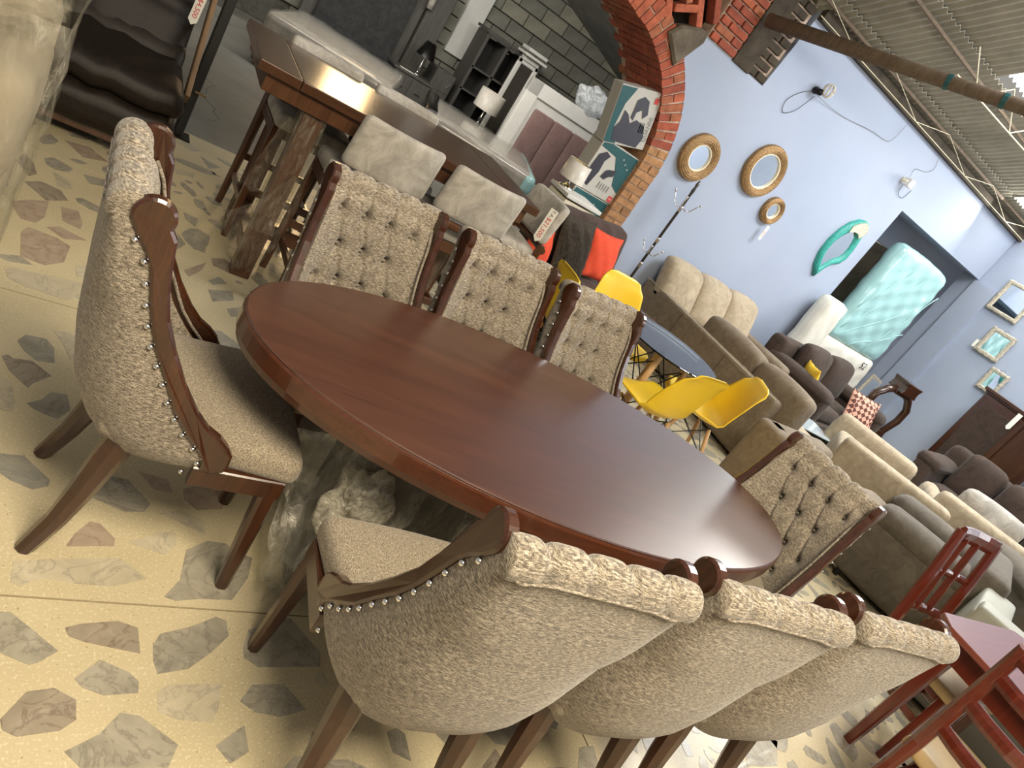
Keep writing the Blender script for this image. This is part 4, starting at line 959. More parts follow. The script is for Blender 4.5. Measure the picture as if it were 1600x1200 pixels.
def make_shell_chair():
    t = thing('yellow_shell_chair', 'x', 'chair', group='yellow plastic shell chairs round the glass table')
    SP = [(.225, .425), (.215, .452), (.15, .450), (.05, .432), (-.05, .424), (-.13, .435), (-.185, .48), (-.212, .56), (-.228, .66), (-.245, .76), (-.262, .825), (-.274, .838)]
    WD = [.19, .215, .232, .236, .236, .232, .228, .228, .226, .205, .15, .09]
    def cr(tab, f):
        i = min(int(f), len(tab)-2); return tab[i]+(tab[i+1]-tab[i])*(f-i)
    def fn(u, v):
        f = v*(len(SP)-1); y, z = cr([p[0] for p in SP], f), cr([p[1] for p in SP], f); w_ = cr(WD, f)
        i = min(int(f), len(SP)-2); ty, tz = SP[i+1][0]-SP[i][0], SP[i+1][1]-SP[i][1]; L = math.hypot(ty, tz); ny, nz = tz/L, -ty/L
        x = (2*u-1); cup = .075*abs(x)**2.6*(math.sin(PI*min(1, max(0, v*1.15+.02)))**.6)
        # cup towards the sitter: up on the seat, forward on the back
        k = min(1, max(0, (f-4)/3)); dy, dz = cup*k*1.0, cup*(1-k)*.75
        return (x*w_, y+dy, z+dz), (0, ny, -nz) if False else (0, k, 1-k+.01)
    mk('shell_seat', *shell(fn, 25, 45, .010), m_yellow, t, True)
    for sx in (-1, 1):
        for sy in (-1, 1):
            mk('leg', *tube([(sx*.13, sy*.11-.01, .40), (sx*.17, sy*.165-.01, .22), (sx*.205, sy*.215-.01, 0)], [.013, .016, .010], 10), m_beech, t, True)
    for sx in (-1, 1): mk('wire_brace', *tube([(sx*.13, .11, .40), (sx*.168, -.17, .22), (sx*.168, .15, .22), (sx*.13, -.12, .40)], .0045, 6), m_black, t)
    for sy in (-1, 1): mk('wire_brace', *tube([(-.13, sy*.11, .40), (.168, sy*.16-.01, .22), (-.168, sy*.16-.01, .22), (.13, sy*.11, .40)], .0045, 6), m_black, t)
    return t
y0 = make_shell_chair(); y0.location = (3.25, 2.80, 0); y0.rotation_euler = (0, 0, math.radians(8)); y0['label'] = 'yellow shell chair with its rounded back to the camera, in front of the glass table'
copy_tree(y0, (3.88, 2.98, 0), math.radians(60), 'yellow shell chair beside the glass table, its hollow inside seen from the left')
copy_tree(y0, (3.48, 3.66, 0), math.radians(176), 'yellow shell chair behind the glass table, facing the camera')
copy_tree(y0, (2.88, 3.36, 0), math.radians(-95), 'yellow shell chair nearly hidden behind the tufted chair, only its rim showing')
# ================================================================ RED MAHOGANY TABLE AND CHAIRS
t = thing('red_dining_table', 'red mahogany dining table with cut corners at the lower right', 'table', (4.02, .62, 0), math.radians(-4))
pl = [(-.50, .27), (-.42, .36), (.34, .36), (.46, .25), (.46, -.9), (-.50, -.9)]
mk('table_top', *prism(pl, .028, .003, .003), m_rtop, t).location = (0, 0, .732)
mk('apron', *rbox((-.42, -.3, .675), (.025, 1.05, .11), .003), m_redwood, t); mk('apron', *rbox((0, .25, .675), (.82, .025, .11), .003), m_redwood, t)
for x in (-.40, .38):
    for y in (.22, -.82): mk('leg', *bar((x, y, .73), (x, y, 0), .065, .065, .008, w1=.045, d1=.045), m_redwood, t)
def make_red_chair(name, lab, ladder=False):
    t = thing(name, lab, 'chair', group='red mahogany chairs at the red table')
    mk('seat', *rbox((0, .04, .455), (.46, .44, .06), .022, None, 3, (0, 0, .012)), m_tan, t, True)
    for s in (-1, 1):
        mk('seat_rail', *bar((s*.19, -.15, .415), (s*.19, .22, .415), .022, .05, .003), m_redwood, t)
        mk('leg', *bar((s*.19, .215, .44), (s*.195, .225, 0), .04, .04, .005, w1=.032, d1=.032), m_redwood, t)
        mk('leg', *tube([(s*.19, -.285, 1.04), (s*.19, -.24, .82), (s*.19, -.19, .50), (s*.19, -.19, .36), (s*.19, -.235, 0)], [.023, .025, .026, .024, .020], 8, .6, up=(0, 1, 0)), m_redwood, t)
        mk('stretcher', *bar((s*.192, -.20, .25), (s*.193, .22, .25), .018, .035, .003), m_redwood, t)
    mk('seat_rail', *bar((-.19, .215, .415), (.19, .215, .415), .022, .05, .003), m_redwood, t)
    mk('stretcher', *bar((-.19, 0, .25), (.19, 0, .25), .018, .035, .003), m_redwood, t)
    def bk(z, h, th=.022, c_=.03):
        y = -.19-(z-.5)*.175
        return tube([(-.185, y, z), (-.1, y-c_*.7, z), (0, y-c_, z), (.1, y-c_*.7, z), (.185, y, z)], h, 8, .5, up=(0, 0, 1), ry=th/2)
    mk('crest_rail', *bk(1.02, .045, .036), m_redwood, t)
    if ladder:
        for z in (.90, .755, .61): mk('back_rail', *bk(z, .030, .022, .045), m_redwood, t)
    else:
        mk('back_rail', *bk(.80, .02), m_redwood, t); mk('back_rail', *bk(.58, .024), m_redwood, t)
        for x in (-.06, .06): mk('back_slat', *bar((x, -.225, .58), (x, -.30, 1.0), .012, .036, .003, up=(0, 1, 0)), m_redwood, t)
    return t
r0 = make_red_chair('red_slat_chair', 'red mahogany slat back chair with rounded crest behind the red table corner')
r0.location = (4.03, .985, 0); r0.rotation_euler = (0, 0, math.radians(174))
r1 = make_red_chair('red_ladder_chair', 'red mahogany ladder back chair, its long post crossing in front of the red table', True)
r1.location = (3.24, .40, 0); r1.rotation_euler = (0, 0, math.radians(-88))
# ================================================================ THINGS ON THE BLUE WALL
def round_mirror(lab, x, z, R_, rin, dep=.06, y=YW):
    t = thing('round_mirror', lab, 'mirror', (x, y, z)); t.rotation_euler = (PI/2, 0, 0)
    n = 5; w_ = (R_-rin)/n
    mk('frame', *lathe([(rin-.004, .0), (rin-.004, dep*.5)]+[(rin+w_*(i+f_), dep*(.62+.3*math.sin(PI*(i+f_)/n))+(.006 if f_ == .5 else -.003)) for i in range(n) for f_ in (.1, .5, .9)]+[(R_, dep*.5), (R_, 0)], 48, close=False), m_gold, t, True)
    mk('inner_rim', *lathe([(rin-.010, dep*.3), (rin-.010, dep*.62), (rin+.002, dep*.66), (rin+.004, dep*.4)], 48, close=False), m_cream, t, True)
    mk('mirror_glass', *lathe([(rin-.002, dep*.30), (rin-.002, dep*.36)], 48), m_mirror, t)
    return t
round_mirror('round gold rope framed mirror, the one just above the coat stand', 4.705, 1.81, .225, .125)
round_mirror('largest round gold framed mirror, second from the brick arch', 5.50, 2.06, .262, .175)
sm = round_mirror('small round gold mirror directly under the largest one', 5.945, 1.81, .145, .082)
tg = price_tag((6.0, YW-.07, 1.67), (PI/2, 0, 0), '$650', 'small white tag hanging under the small round gold mirror'); tg.scale = (.75, .75, .75)
t = thing('turquoise_mirror', 'turquoise leaf shaped mosaic mirror with wavy points on the blue wall', 'mirror', (0, YW, 0)); t.rotation_euler = (0, 0, 0)
OUT = [(7.17, 1.50), (7.05, 1.62), (6.98, 1.76), (6.97, 1.92), (7.01, 2.07), (7.08, 2.19), (7.18, 2.27), (7.28, 2.30), (7.36, 2.28), (7.40, 2.15), (7.44, 1.98), (7.44, 1.86), (7.39, 1.77), (7.28, 1.71), (7.22, 1.62)]
INN = [(7.155, 1.60), (7.10, 1.70), (7.06, 1.80), (7.06, 1.92), (7.10, 2.02), (7.15, 2.09), (7.21, 2.13), (7.25, 2.15), (7.29, 2.13), (7.32, 2.06), (7.35, 1.97), (7.345, 1.88), (7.31, 1.82), (7.24, 1.77), (7.19, 1.69)]
vs = []; n = len(OUT)
for (a, b_), (c_, d_) in zip(OUT, INN):
    m_ = ((a+c_)/2, (b_+d_)/2); vs += [(a, 0, b_), (a, -.03, b_), (m_[0], -.055, m_[1]), (c_, -.03, d_), (c_, 0, d_)]
fs = [(i*5+k, i*5+k+1, ((i+1) % n)*5+k+1, ((i+1) % n)*5+k) for i in range(n) for k in range(4)]
mk('frame', vs, fs, m_teal, t, True)
vs, fs = prism([(7.12, 2.10), (7.20, 2.135), (7.27, 2.14), (7.33, 2.10), (7.38, 2.2), (7.34, 2.265), (7.26, 2.28), (7.18, 2.24), (7.11, 2.17)], .012)
mk('mosaic_tip', [(v[0], -.050-v[2], v[1]) for v in vs], fs, m_mosaic, t)
vs, fs = prism(INN, .01); mk('mirror_glass', [(v[0], -.01-v[2], v[1]) for v in vs], fs, m_mirror, t)
def rect_mirror(lab, yc, zc, w_, h, fw_):
    t = thing('ornate_mirror', lab, 'mirror', (10.0, yc, zc)); t.rotation_euler = (0, 0, -PI/2)
    for (cx, cz, sx, sz) in ((0, h/2-fw_/2, w_, fw_), (0, -h/2+fw_/2, w_, fw_), (-w_/2+fw_/2, 0, fw_, h), (w_/2-fw_/2, 0, fw_, h)):
        L = max(sx, sz)
        def f(q, sx=sx, sz=sz, cx=cx, cz=cz):
            s_ = q[0] if sx > sz else q[2]; q[1] -= .006*math.sin(s_*110); k = .006*math.sin(s_*70)
            if sx > sz: q[2] += k*(1 if cz > 0 else -1)*(1 if (q[2]-cz)*(cz) > 0 else 0)
            else: q[0] += k*(1 if cx > 0 else -1)*(1 if (q[0]-cx)*cx > 0 else 0)
            return q
        mk('frame_side', *rbox((cx, -.02, cz), (sx, .04, sz), .014, f, 11), m_silverl, t, True)
    mk('mirror_glass', *rbox((0, -.012, 0), (w_-fw_*1.6, .008, h-fw_*1.6), .002), m_mirror, t)
    mk('hanging_wire', *tube([(-.05, -.005, h/2-.01), (0, -.005, h/2+.03), (.05, -.005, h/2-.01)], .0018, 5), m_black, t)
    return t
rect_mirror('topmost and largest of the three ornate silver mirrors on the right wall', 4.90, 2.60, .44, .44, .05)
rect_mirror('middle ornate silver framed mirror with a small white tag at its corner', 4.675, 2.06, .34, .37, .055)
rect_mirror('lowest ornate silver framed mirror just above the dark brown cabinet', 4.36, 1.68, .26, .31, .05)
tg = price_tag((9.95, 4.86, 2.0), (PI/2, 0, -PI/2), '', 'tiny white tag at the lower left corner of the middle ornate mirror', ''); tg.scale = (.7, .5, .7)
def bulb(lab, x, z, wire, kind):
    t = thing('wall_bulb_socket', lab, 'light socket', (x, YW, z))
    mk('socket', *lathe([(.03, 0), (.035, .02), (.028, .06), (.03, .09)], 14), m_cream if kind else m_black, t, True).rotation_euler = (PI/2, 0, 0)
    if kind == 0:
        for k in range(4):
            a = k*PI/4; mk('bulb_tube', *tube([(math.cos(th)*.055*math.cos(a)+.05, -.11-math.cos(th)*.055*math.sin(a)*.9, .05+math.sin(th)*.06) for th in [2*PI*i/16 for i in range(17)]], .008, 6), m_shade, t, True)
    else: mk('socket_box', *rbox((.02, -.08, 0), (.09, .09, .09), .01), m_white, t)
    mk('wire', *tube(smooth_path(wire), .0028, 5), m_black, t, True)
    return t
bulb('spiral bulb in a dark socket on the blue wall, above the largest mirror', 5.40, 2.88, [(0, -.05, 0), (-.12, -.02, -.08), (-.22, -.01, -.22), (-.17, -.01, -.32), (-.06, -.02, -.24), (0, -.05, -.05)], 0)
bulb('white box socket with wires on the blue wall, above the alcove', 7.32, 2.85, [(0, -.05, 0), (.06, -.02, -.12), (.20, -.01, -.14), (.24, -.01, -.02)], 1)
for P, lab in (([(5.43, -.05, 2.85), (5.9, -.01, 2.88), (6.4, -.01, 2.97), (6.72, -.01, 3.02), (6.74, -.03, 3.24)], 'thin dark wire running from the spiral bulb to the roof edge'),
               ([(7.34, -.05, 2.88), (7.36, -.01, 3.0), (7.55, -.01, 3.06), (7.62, -.01, 3.14), (7.5, -.03, 3.26)], 'thin wire running up from the white box socket to the roof')):
    tag(mk('cable', *tube(smooth_path([(x, YW+y, z) for x, y, z in P]), .0028, 5), m_greyprint, None, True), lab, 'cable')
# coat stand
t = thing('coat_stand', 'tall chrome and black coat stand with curved hooks, between futon and beige sofa', 'coat stand', (4.70, 5.22, 0))
mk('pole', *lathe([(.014, .02), (.014, 1.52), (.018, 1.54), (.012, 1.58), (.018, 1.61), (.006, 1.65)], 14), plain('gunmetal', (.12, .11, .10), .25, .8), t, True)
for z in (.34, .72, 1.0, 1.35): mk('collar', *lathe([(.015, z-.03), (.021, z-.02), (.017, z-.008), (.021, z), (.017, z+.01), (.021, z+.02), (.015, z+.03)], 14), m_chrome, t, True)
for k in range(4):
    a = PI/4+k*PI/2; c_, s_ = math.cos(a), math.sin(a)
    for z, q in ((1.40, 1), (.88, .75)):
        h = mk('hook', *tube([(c_*r_*q, s_*r_*q, z+dz*q) for r_, dz in ((.014, -.03), (.05, -.045), (.09, -.02), (.115, .03), (.14, .07))], .0055, 7), m_chrome, t, True)
        mk('hook_ball', *lathe([(.001, -.011), (.008, -.007), (.011, 0), (.008, .007), (.001, .011)], 10), m_chrome, h, True).location = (c_*.142*q, s_*.142*q, z+.075*q)
    mk('foot', *tube([(c_*.014, s_*.014, .10), (c_*.08, s_*.08, .06), (c_*.18, s_*.18, .012)], .009, 7), m_black, t, True)
mk('foot_hub', *lathe([(.02, .05), (.028, .08), (.028, .12), (.016, .15)], 14), m_black, t, True)
# wrapped mattresses at the alcove
t = thing('wrapped_mattress', 'tall mattress standing on end, teal plastic above and white wrap below', 'mattress', (8.53, 5.33, 0), math.radians(-2))
def fmt(q): 
    k = q[2]/2.36; q[0] *= 1-.03*k; q[0] -= .02*k; q[2] += .02*math.cos(q[0]*3)*(1 if k > .9 else 0); q[1] += .006*math.sin(q[0]*22+q[2]*15)+.005*math.sin(q[2]*31-q[0]*17); return q
mk('teal_wrap', *rbox((0, 0, 1.70), (1.20, .23, 1.34), .10, fmt, 25), m_filmteal, t, True)
mk('white_wrap', *rbox((0, 0, .53), (1.235, .25, 1.04), .09, fmt, 15), m_offw, t, True)
for k, (x0, z0, x1, z1) in enumerate(((-.55, 1.2, .2, 2.3), (-.5, 1.1, .45, 1.9), (-.2, 1.06, .55, 1.5), (-.56, 1.5, -.1, 2.3), (.1, 1.06, .58, 2.1))):
    mk('fold', *tube([(x0+(x1-x0)*i/8, -.118+.006*math.sin(i*2.), z0+(z1-z0)*i/8+.02*math.sin(i)) for i in range(9)], .006, 5), m_filmteal, t, True)
text('number', '52', .13, m_ink, t, (.36, -.131, .93), (PI/2, 0, 0))
t = thing('wrapped_mattress', 'narrow rolled mattress in white wrap leaning left of the teal one', 'mattress', (7.62, 5.26, 0), math.radians(4))
mk('white_wrap', *rbox((0, 0, .73), (.42, .24, 1.42), .09, lambda q: [q[0]-.02*q[2]+.006*math.sin(q[2]*23), q[1]+.006*math.sin(q[2]*17+q[0]*30), q[2]], 13), m_offw, t, True)
# curved wooden console
t = thing('curved_wood_stand', 'dark polished wooden stand with flared top and curved open frame by the brown sofa', 'stand', (9.22, 4.75, 0), math.radians(-12))
for s in (-1, 1): mk('curved_side', *tube([(s*.10, 0, .96), (s*.22, 0, .90), (s*.33, 0, .78), (s*.34, 0, .60), (s*.26, 0, .40), (s*.30, 0, .18), (s*.36, 0, .0)], [.045, .05, .05, .048, .045, .045, .05], 8, .5), m_mahog, t, True)
mk('flared_top', *rbox((0, 0, 1.03), (.36, .26, .16), .01, lambda q: [q[0]*(.62+2.6*abs(q[2]-1.03)), q[1], q[2]], 2), m_mahog, t)
mk('cross_bar', *rbox((0, 0, .93), (.30, .14, .06), .01), m_mahog, t); mk('cross_bar', *rbox((0, 0, .36), (.52, .10, .06), .01), m_mahog, t)
t = thing('small_wall_mirror', 'small framed mirror standing behind the wrapped mattress corner', 'mirror', (9.45, 5.25, .72)); t.rotation_euler = (0, .12, 0)
mk('frame', *rbox((0, 0, 0), (.30, .03, .34), .01), m_silverl, t); mk('mirror_glass', *rbox((0, -.018, 0), (.21, .006, .25), .002), m_mirror, t)
# cabinet
t = thing('brown_cabinet', 'dark brown panelled cabinet with crown top and small handle at the right edge', 'cabinet', (9.68, 3.60, 0), -PI/2)
mk('body', *rbox((0, 0, .79), (1.0, .42, 1.50), .006), m_mahog, t)
mk('crown', *rbox((0, 0, 1.585), (1.08, .48, .045), .008), m_mahog, t); mk('crown', *rbox((0, 0, 1.553), (1.03, .45, .025), .006), m_mahog, t)
mk('plinth', *rbox((0, 0, .05), (1.02, .44, .10), .005), m_mahog, t)
d = mk('door', *rbox((-.20, -.222, .82), (.56, .02, 1.38), .004), m_mahog, t); mk('door_panel', *rbox((-.20, -.236, .82), (.42, .012, 1.22), .004), m_choc, d)
mk('handle', *tube([(.02, -.235, .66), (.02, -.26, .67), (.02, -.26, .75), (.02, -.235, .76)], .006, 6), m_chrome, d, True)
d = mk('door', *rbox((.30, -.222, .82), (.38, .02, 1.38), .004), m_mahog, t); mk('door_panel', *rbox((.30, -.236, .82), (.24, .012, 1.22), .004), m_mahog, d)
tg = price_tag((9.42, 3.62, 1.56), (PI/2, 0, -PI/2), '', 'white tag hanging on the dark brown panelled cabinet', '')
# small glass coffee table behind the sofas
t = thing('glass_coffee_table', 'low coffee table with pale glass top between beige and brown sofas', 'table', (6.30, 3.74, 0), math.radians(-10))
mk('table_top', *rbox((0, 0, .40), (.62, .40, .015), .006), plain('smoked_glass', (.45, .52, .55), .05, 0, .1, spec=.9), t); mk('frame', *rbox((0, 0, .375), (.58, .36, .03), .005), m_black, t)
for x in (-.26, .26):
    for y in (-.15, .15): mk('leg', *bar((x, y, .37), (x, y, 0), .03, .03, .003), m_black, t)
# ================================================================ ARCH CORNER: boxes, chest, lamp
def carton(lab, loc, w_, h, dd, ry=0, rz_=0, kind=0):
    t = thing('scooter_carton', lab, 'box', loc); t.rotation_euler = (0, ry, rz_); t['group'] = 'printed scooter cartons stacked in the arch'
    mk('card_body', *rbox((0, dd/2, h/2), (w_, dd, h), .006), m_card, t)
    y = -.002
    def flat(name, pts, mat, yy=y, th=.0015):
        vs, fs = prism(pts, th); return mk(name, [(v[0], yy-v[2]+th/2, v[1]) for v in vs], fs, mat, t)
    if kind == 0:
        flat('teal_band', [(-w_/2+.005, .01), (-w_/2+.13, .01), (-w_/2+.06, h*.3), (-w_/2+.09, h*.7), (-w_/2+.16, h-.01), (-w_/2+.005, h-.01)], m_tealbox)
        flat('seat_picture', [(-.14, .03), (.13, .01), (.17, .10), (.14, .20), (.04, .24), (-.02, .20), (-.06, .27), (-.11, .30), (-.12, .2), (-.16, .14)], m_print, y-.002)
        flat('scooter_picture', [(-.02, h-.10), (.04, h-.06), (.10, h-.09), (.13, h-.20), (.09, h-.24), (.06, h-.17), (.01, h-.2), (.0, h-.27), (-.03, h-.25)], m_print, y-.002)
        flat('red_mark', [(.15, h-.10), (.19, h-.10), (.19, h-.05), (.15, h-.05)], m_red, y-.002)
        text('lettering', 'QUANNI', .055, m_greyprint, t, (w_/2-.035, y-.003, .18), (PI/2, -PI/2, 0))
        for k in range(3): flat('printed_line', [(.09+.02*k, h-.36), (.10+.02*k, h-.36), (.10+.02*k, h-.27), (.09+.02*k, h-.27)], m_greyprint, y-.002)
    else:
        flat('teal_band', [(-w_/2+.02, h-.01), (-w_/2+.01, h-.07), (-.02, h-.09), (.06, h-.2), (.12, h-.32), (w_/2-.01, h-.36), (w_/2-.01, h-.01)], m_tealbox)
        flat('seat_picture', [(-.19, .06), (-.12, .04), (-.09, .2), (-.1, .30), (-.07, .36), (-.13, .38), (-.19, .33), (-.20, .2)], m_print, y-.002)
        flat('scooter_picture', [(-.05, .17), (0, .16), (.03, .2), (.07, .22), (.08, .29), (.04, .27), (0, .26), (-.03, .24)], m_print, y-.002)
        flat('red_mark', [(-.21, .11), (-.185, .10), (-.19, .15)], m_red, y-.002)
        flat('red_label', [(.16, .012), (.21, .012), (.21, .065), (.16, .065)], m_red, y-.002)
        for k in range(5): flat('printed_line', [(-.02+.03*k, .07), (-.01+.03*k, .07), (-.01+.03*k, .13), (-.02+.03*k, .13)], m_greyprint, y-.002)
        for k in range(3): text('symbol', '■▲●'[k] if False else 'oxo'[k], .03, m_paper, t, (.07+.045*k, y-.003, h-.07-.03*k), (PI/2, 0, 0))
        text('lettering', 'ITALIKA', .014, m_paper, t, (.185, y-.003, .038), (PI/2, 0, 0))
    mk('tape_strip', *box((0, dd/2, h+.001), (.05, dd*.98, .002)), m_white, t)
    return t
carton('lowest printed carton of the stack, mostly hidden behind the white chest', (3.98, 5.50, 0), .42, .52, .2, kind=1)
carton('second carton from the floor with a small red label', (3.965, 5.49, .525), .44, .50, .2, 0, .01, 1)
carton('third carton from the floor, teal wave print with scooter pictures', (3.96, 5.48, 1.03), .45, .47, .2, 0, 0, 1)
carton('topmost tilted carton against the brick arch with a big dark seat picture', (3.93, 5.47, 1.52), .44, .50, .16, math.radians(-17), 0, 0)
t = thing('white_chest', 'small white chest with grey side and cream front below the lamp', 'chest', (3.70, 5.31, 0))
mk('body', *rbox((0, 0, .47), (.38, .32, .90), .006), m_cream, t); mk('top_panel', *rbox((0, 0, .955), (.41, .35, .035), .006), m_white, t)
mk('side_panel', *rbox((-.193, 0, .47), (.008, .30, .86), .002), m_white, t)
for z in (.28, .66):
    d = mk('drawer', *rbox((0, -.165, z), (.34, .014, .34), .004), m_cream, t); mk('knob', *lathe([(.004, 0), (.012, .012), (.010, .02)], 12), m_chrome, d).rotation_euler = (PI/2, 0, 0)
    kids(d)[0].location = (0, -.172, z)
def lamp(name, lab, loc, h, r0, r1, sh, mat, base, inner=None):
    t = thing(name, lab, 'lamp', loc)
    mk('base', *lathe([(.07, 0), (.072, .012), (.02, .03), (.014, .06), (.03, .10), (.016, .14), (.010, h-sh*.8), (.010, h-.02)], 20), base, t, True)
    s = mk('lamp_shade', *lathe([(r0, h-sh), (r1, h), (r1-.004, h), (r0-.004, h-sh), (r0, h-sh)], 32, close=False), mat, t, True)
    mk('shade_lining', *lathe([(r0-.006, h-sh+.003), (r1-.006, h-.003)], 32, close=False), inner or mat, s, True)
    return t
lamp('table_lamp', 'pale satin drum lamp with gold lining standing on the white chest', (3.60, 5.39, .973), .25, .12, .11, .17, m_shade, m_chrome, m_foil)
# ================================================================ BACK ROOM FURNITURE
m_mattop, nt, b = newmat('striped_plastic_cover'); co = coord(nt, (3, 26, 3)); c = ramp(nt, noise(nt, co, 1, 5, .6), [(.35, (.24, .22, .20)), (.65, (.46, .43, .39))]); nt.links.new(c, b.inputs[0]); setp(b, rough=.22, coat=.5)
def bed(lab, loc, rz_, W, L, top, sidem, h=.60, strap=False):
    t = thing('wrapped_bed', lab, 'bed', loc, math.radians(rz_))
    mk('bed_base', *rbox((0, 0, .19), (W-.04, L-.04, .30), .03), sidem, t)
    mk('mattress', *rbox((0, 0, h-.13), (W, L, .25), .07, None, 5, (0, 0, .015)), top, t, True)
    mk('plastic_wrap', *rbox((0, 0, h-.12), (W+.02, L+.02, .275), .08, lambda q: [q[0], q[1], q[2]+.006*math.sin(q[0]*14+q[1]*9)], 15, (0, 0, .015)), m_film, t, True)
    for sx in (-1, 1):
        for sy in (-1, 1): mk('leg', *rbox((sx*(W/2-.1), sy*(L/2-.1), .025), (.06, .06, .05), .006), m_black, t)
    if strap: mk('black_strap', *tube([(-W/2+.03, L/2-.1, h+.022), (-W/2+.03, 0, h+.03), (-W/2+.06, -L/2+.12, h+.025), (-W/2+.07, -L/2-.02, h-.06), (-W/2+.07, -L/2-.02, h-.26)], .026, 8, 0, ry=.085, up=(0, 0, 1)), m_black, t, True)
    return t
b1 = bed('mattress in clear plastic with a teal end, beyond the bar table', (4.27, 8.69, 0), -21, 1.55, 1.75, m_mattop, m_tealbox, .60, True)
mk('teal_end', *rbox((.70, -.02, .47), (.16, 1.77, .255), .07, None, 3), m_filmteal, b1, True)
bed('mattress in clear plastic over a charcoal bed frame, farther left in the back room', (2.45, 9.35, 0), -21, 1.5, 1.8, m_mattop, m_charc, .60)
t = thing('white_headboard', 'white framed headboard with three mauve padded panels in the back room', 'headboard', (5.62, 9.3, 0), math.radians(1))
W, H = 1.66, 1.53
for (cx, cz, sx, sz) in ((0, H-.10, W, .20), (-W/2+.10, H/2, .20, H), (W/2-.10, H/2, .20, H), (0, .2, W, .3)): mk('frame_board', *rbox((cx, 0, cz), (sx, .09, sz), .01), m_white, t)
mk('inner_board', *rbox((0, .02, .75), (W-.36, .04, 1.2), .004), m_white, t)
for i in range(3): mk('padded_panel', *rbox(((i-1)*.37, -.02, .74), (.365, .06, .92), .03, None, 3, (0, .01, 0)), m_mauve, t, True)
tag(mk('plastic_bag', *crumple((5.85, 9.32, 1.68), (.34, .13, .19), .22, 5, 30, .45), m_bag, None, True), 'crumpled white plastic bag lying on top of the white headboard', 'bag')
lamp('table_lamp', 'pale drum lamp on a crystal stem in front of the glazed dark cabinet', (4.86, 10.2, .50), .52, .20, .20, .28, m_shade, m_chrome)
t = thing('bedside_table', 'white bedside table under the pale drum lamp in the back room', 'table', (4.86, 10.2, 0)); mk('body', *rbox((0, 0, .27), (.42, .38, .40), .008), m_white, t); mk('table_top', *rbox((0, 0, .485), (.46, .42, .03), .006), m_white, t)
for sx in (-1, 1):
    for sy in (-1, 1): mk('leg', *rbox((sx*.17, sy*.15, .04), (.04, .04, .08), .004), m_white, t)
t = thing('dark_display_cabinet', 'tall open dark grey display cabinet against the block wall', 'cabinet', (5.10, 11.3, 0)); t.scale = (1, 1, .90)
for x in (-.37, 0, .37): mk('side_panel', *rbox((x, 0, .93), (.05, .45, 1.78), .005), m_dgrey, t)
for z in (.06, .45, .85, 1.25, 1.82): mk('shelf', *rbox((0, 0, z), (.78, .45, .035), .004), m_dgrey, t)
mk('back_panel', *rbox((0, .21, .93), (.74, .015, 1.7), .003), m_blackp, t); mk('crown', *rbox((0, -.01, 1.87), (.86, .50, .05), .008), m_dgrey, t)
mk('knob', *lathe([(.008, 0), (.014, .012), (.010, .022)], 12), m_gold, t).location = (.04, -.24, 1.72)
t = thing('white_cheval_mirror', 'narrow tall mirror in a white moulded frame beside the dark cabinet', 'mirror', (5.45, 10.9, 0)); t.rotation_euler = (0, 0, 0)
for (cx, cz, sx, sz) in ((0, 1.60, .40, .08), (0, .16, .40, .08), (-.16, .88, .08, 1.52), (.16, .88, .08, 1.52)): mk('frame_side', *rbox((cx, 0, cz), (sx, .05, sz), .015), m_white, t)
mk('mirror_glass', *rbox((0, .0, .88), (.25, .012, 1.38), .002), plain('dim_mirror', (.25, .23, .2), .05, .8), t)
mk('stand_foot', *rbox((0, .02, .05), (.42, .22, .06), .01), m_white, t)
mk('cornice', *rbox((0, .0, 1.80), (.36, .3, .05), .006), m_white, t); mk('cornice', *rbox((0, .0, 1.72), (.42, .34, .04), .006), m_white, t); mk('top_block', *rbox((0, .0, 1.67), (.3, .12, .09), .006), m_white, t)
t = thing('charcoal_headboard', 'tall charcoal tufted headboard against the block wall', 'headboard', (3.05, 11.55, 0))
def fth(q):
    if q[1] < 0:
        d = 1e9
        for i in range(-3, 4):
            for j in range(5):
                d = min(d, (q[0]-(i+(.5 if j % 2 else 0))*.22)**2+(q[2]-(.55+j*.26))**2)
        q[1] += .025*math.exp(-d/.0015)
    return q
mk('padded_board', *rbox((0, -.04, 1.0), (1.25, .12, 1.30), .04, fth, 31), m_charc, t, True)
mk('board_frame', *rbox((0, .04, .85), (1.6, .05, 1.7), .01), m_dgrey, t)
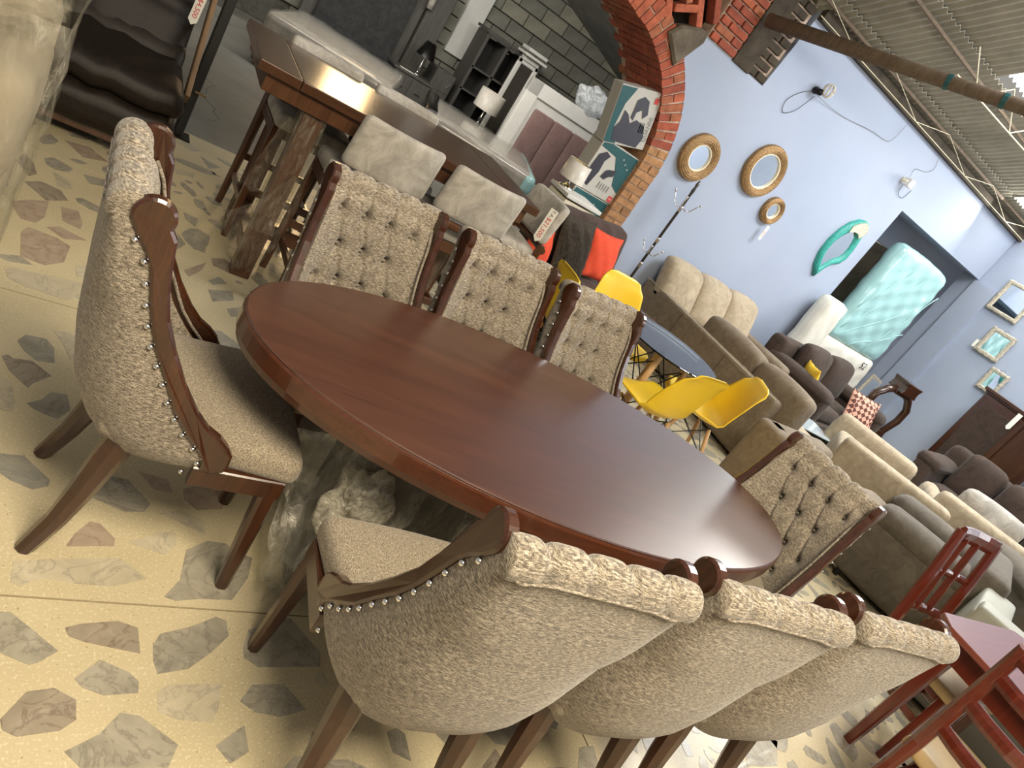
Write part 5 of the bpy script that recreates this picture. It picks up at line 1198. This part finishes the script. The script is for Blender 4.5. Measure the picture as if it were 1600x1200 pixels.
t = thing('dark_wood_panel', 'wide dark grey wooden headboard post with a rolled pale cloth', 'headboard', (4.02, 11.5, 0)); mk('panel', *rbox((0, 0, .95), (.34, .10, 1.9), .01), m_dgrey, t); mk('rolled_cloth', *tube([(-.20, -.10, 1.75), (-.18, -.10, 1.45)], .05, 12), m_velvet, t, True)
t = thing('dark_nightstand', 'low dark grey nightstand with a black lamp in the back room', 'nightstand', (3.90, 11.0, 0)); mk('body', *rbox((0, 0, .30), (.62, .42, .50), .008), m_dgrey, t); mk('table_top', *rbox((0, 0, .57), (.68, .46, .035), .006), m_dgrey, t)
for k in (-.15, .15):
    d = mk('drawer', *rbox((k, -.215, .34), (.28, .014, .34), .004), m_dgrey, t); mk('drawer_pull', *tube([(k-.05, -.235, .36), (k+.05, -.235, .36)], .006, 6), m_chrome, d)
for sx in (-1, 1): mk('foot', *rbox((sx*.27, 0, .03), (.06, .38, .06), .006), m_dgrey, t)
tag(mk('paper_slip', *rbox((3.78, 10.86, .592), (.22, .08, .006), .002), m_paper), 'white paper slip lying on the dark nightstand', 'paper')
lamp('black_table_lamp', 'small black cone shade lamp on the dark nightstand', (3.98, 11.0, .588), .50, .15, .08, .22, m_black, m_chrome)
t = thing('grey_chest_of_drawers', 'dark grey chest of drawers left of the display cabinet', 'chest', (4.42, 11.25, 0)); mk('body', *rbox((0, 0, .43), (.34, .42, .82), .006), m_dgrey, t)
for z in (.16, .42, .68): d = mk('drawer', *rbox((0, -.215, z), (.30, .012, .27), .003), m_dgrey, t); mk('drawer_pull', *tube([(.08, -.23, z-.04), (.12, -.23, z+.04)], .006, 6), m_chrome, d)
t = thing('dark_shelf_unit', 'dark wooden shelf leaning on the block wall right of the white mirror', 'shelf', (6.35, 11.8, 0)); 
mk('side_panel', *rbox((-.30, 0, .85), (.04, .3, 1.7), .004), m_dgrey, t); mk('side_panel', *rbox((.30, 0, .68), (.04, .3, 1.36), .004), m_walnut, t)
for z in (.1, .6, 1.1): mk('shelf', *rbox((0, 0, z), (.6, .3, .03), .003), m_dgrey, t)
tag(mk('loose_plastic', *crumple((2.05, 7.15, .30), (.30, .22, .28), .22, 9), m_film, None, True), 'crumpled clear plastic heap on the concrete floor behind the bar stools', 'plastic')
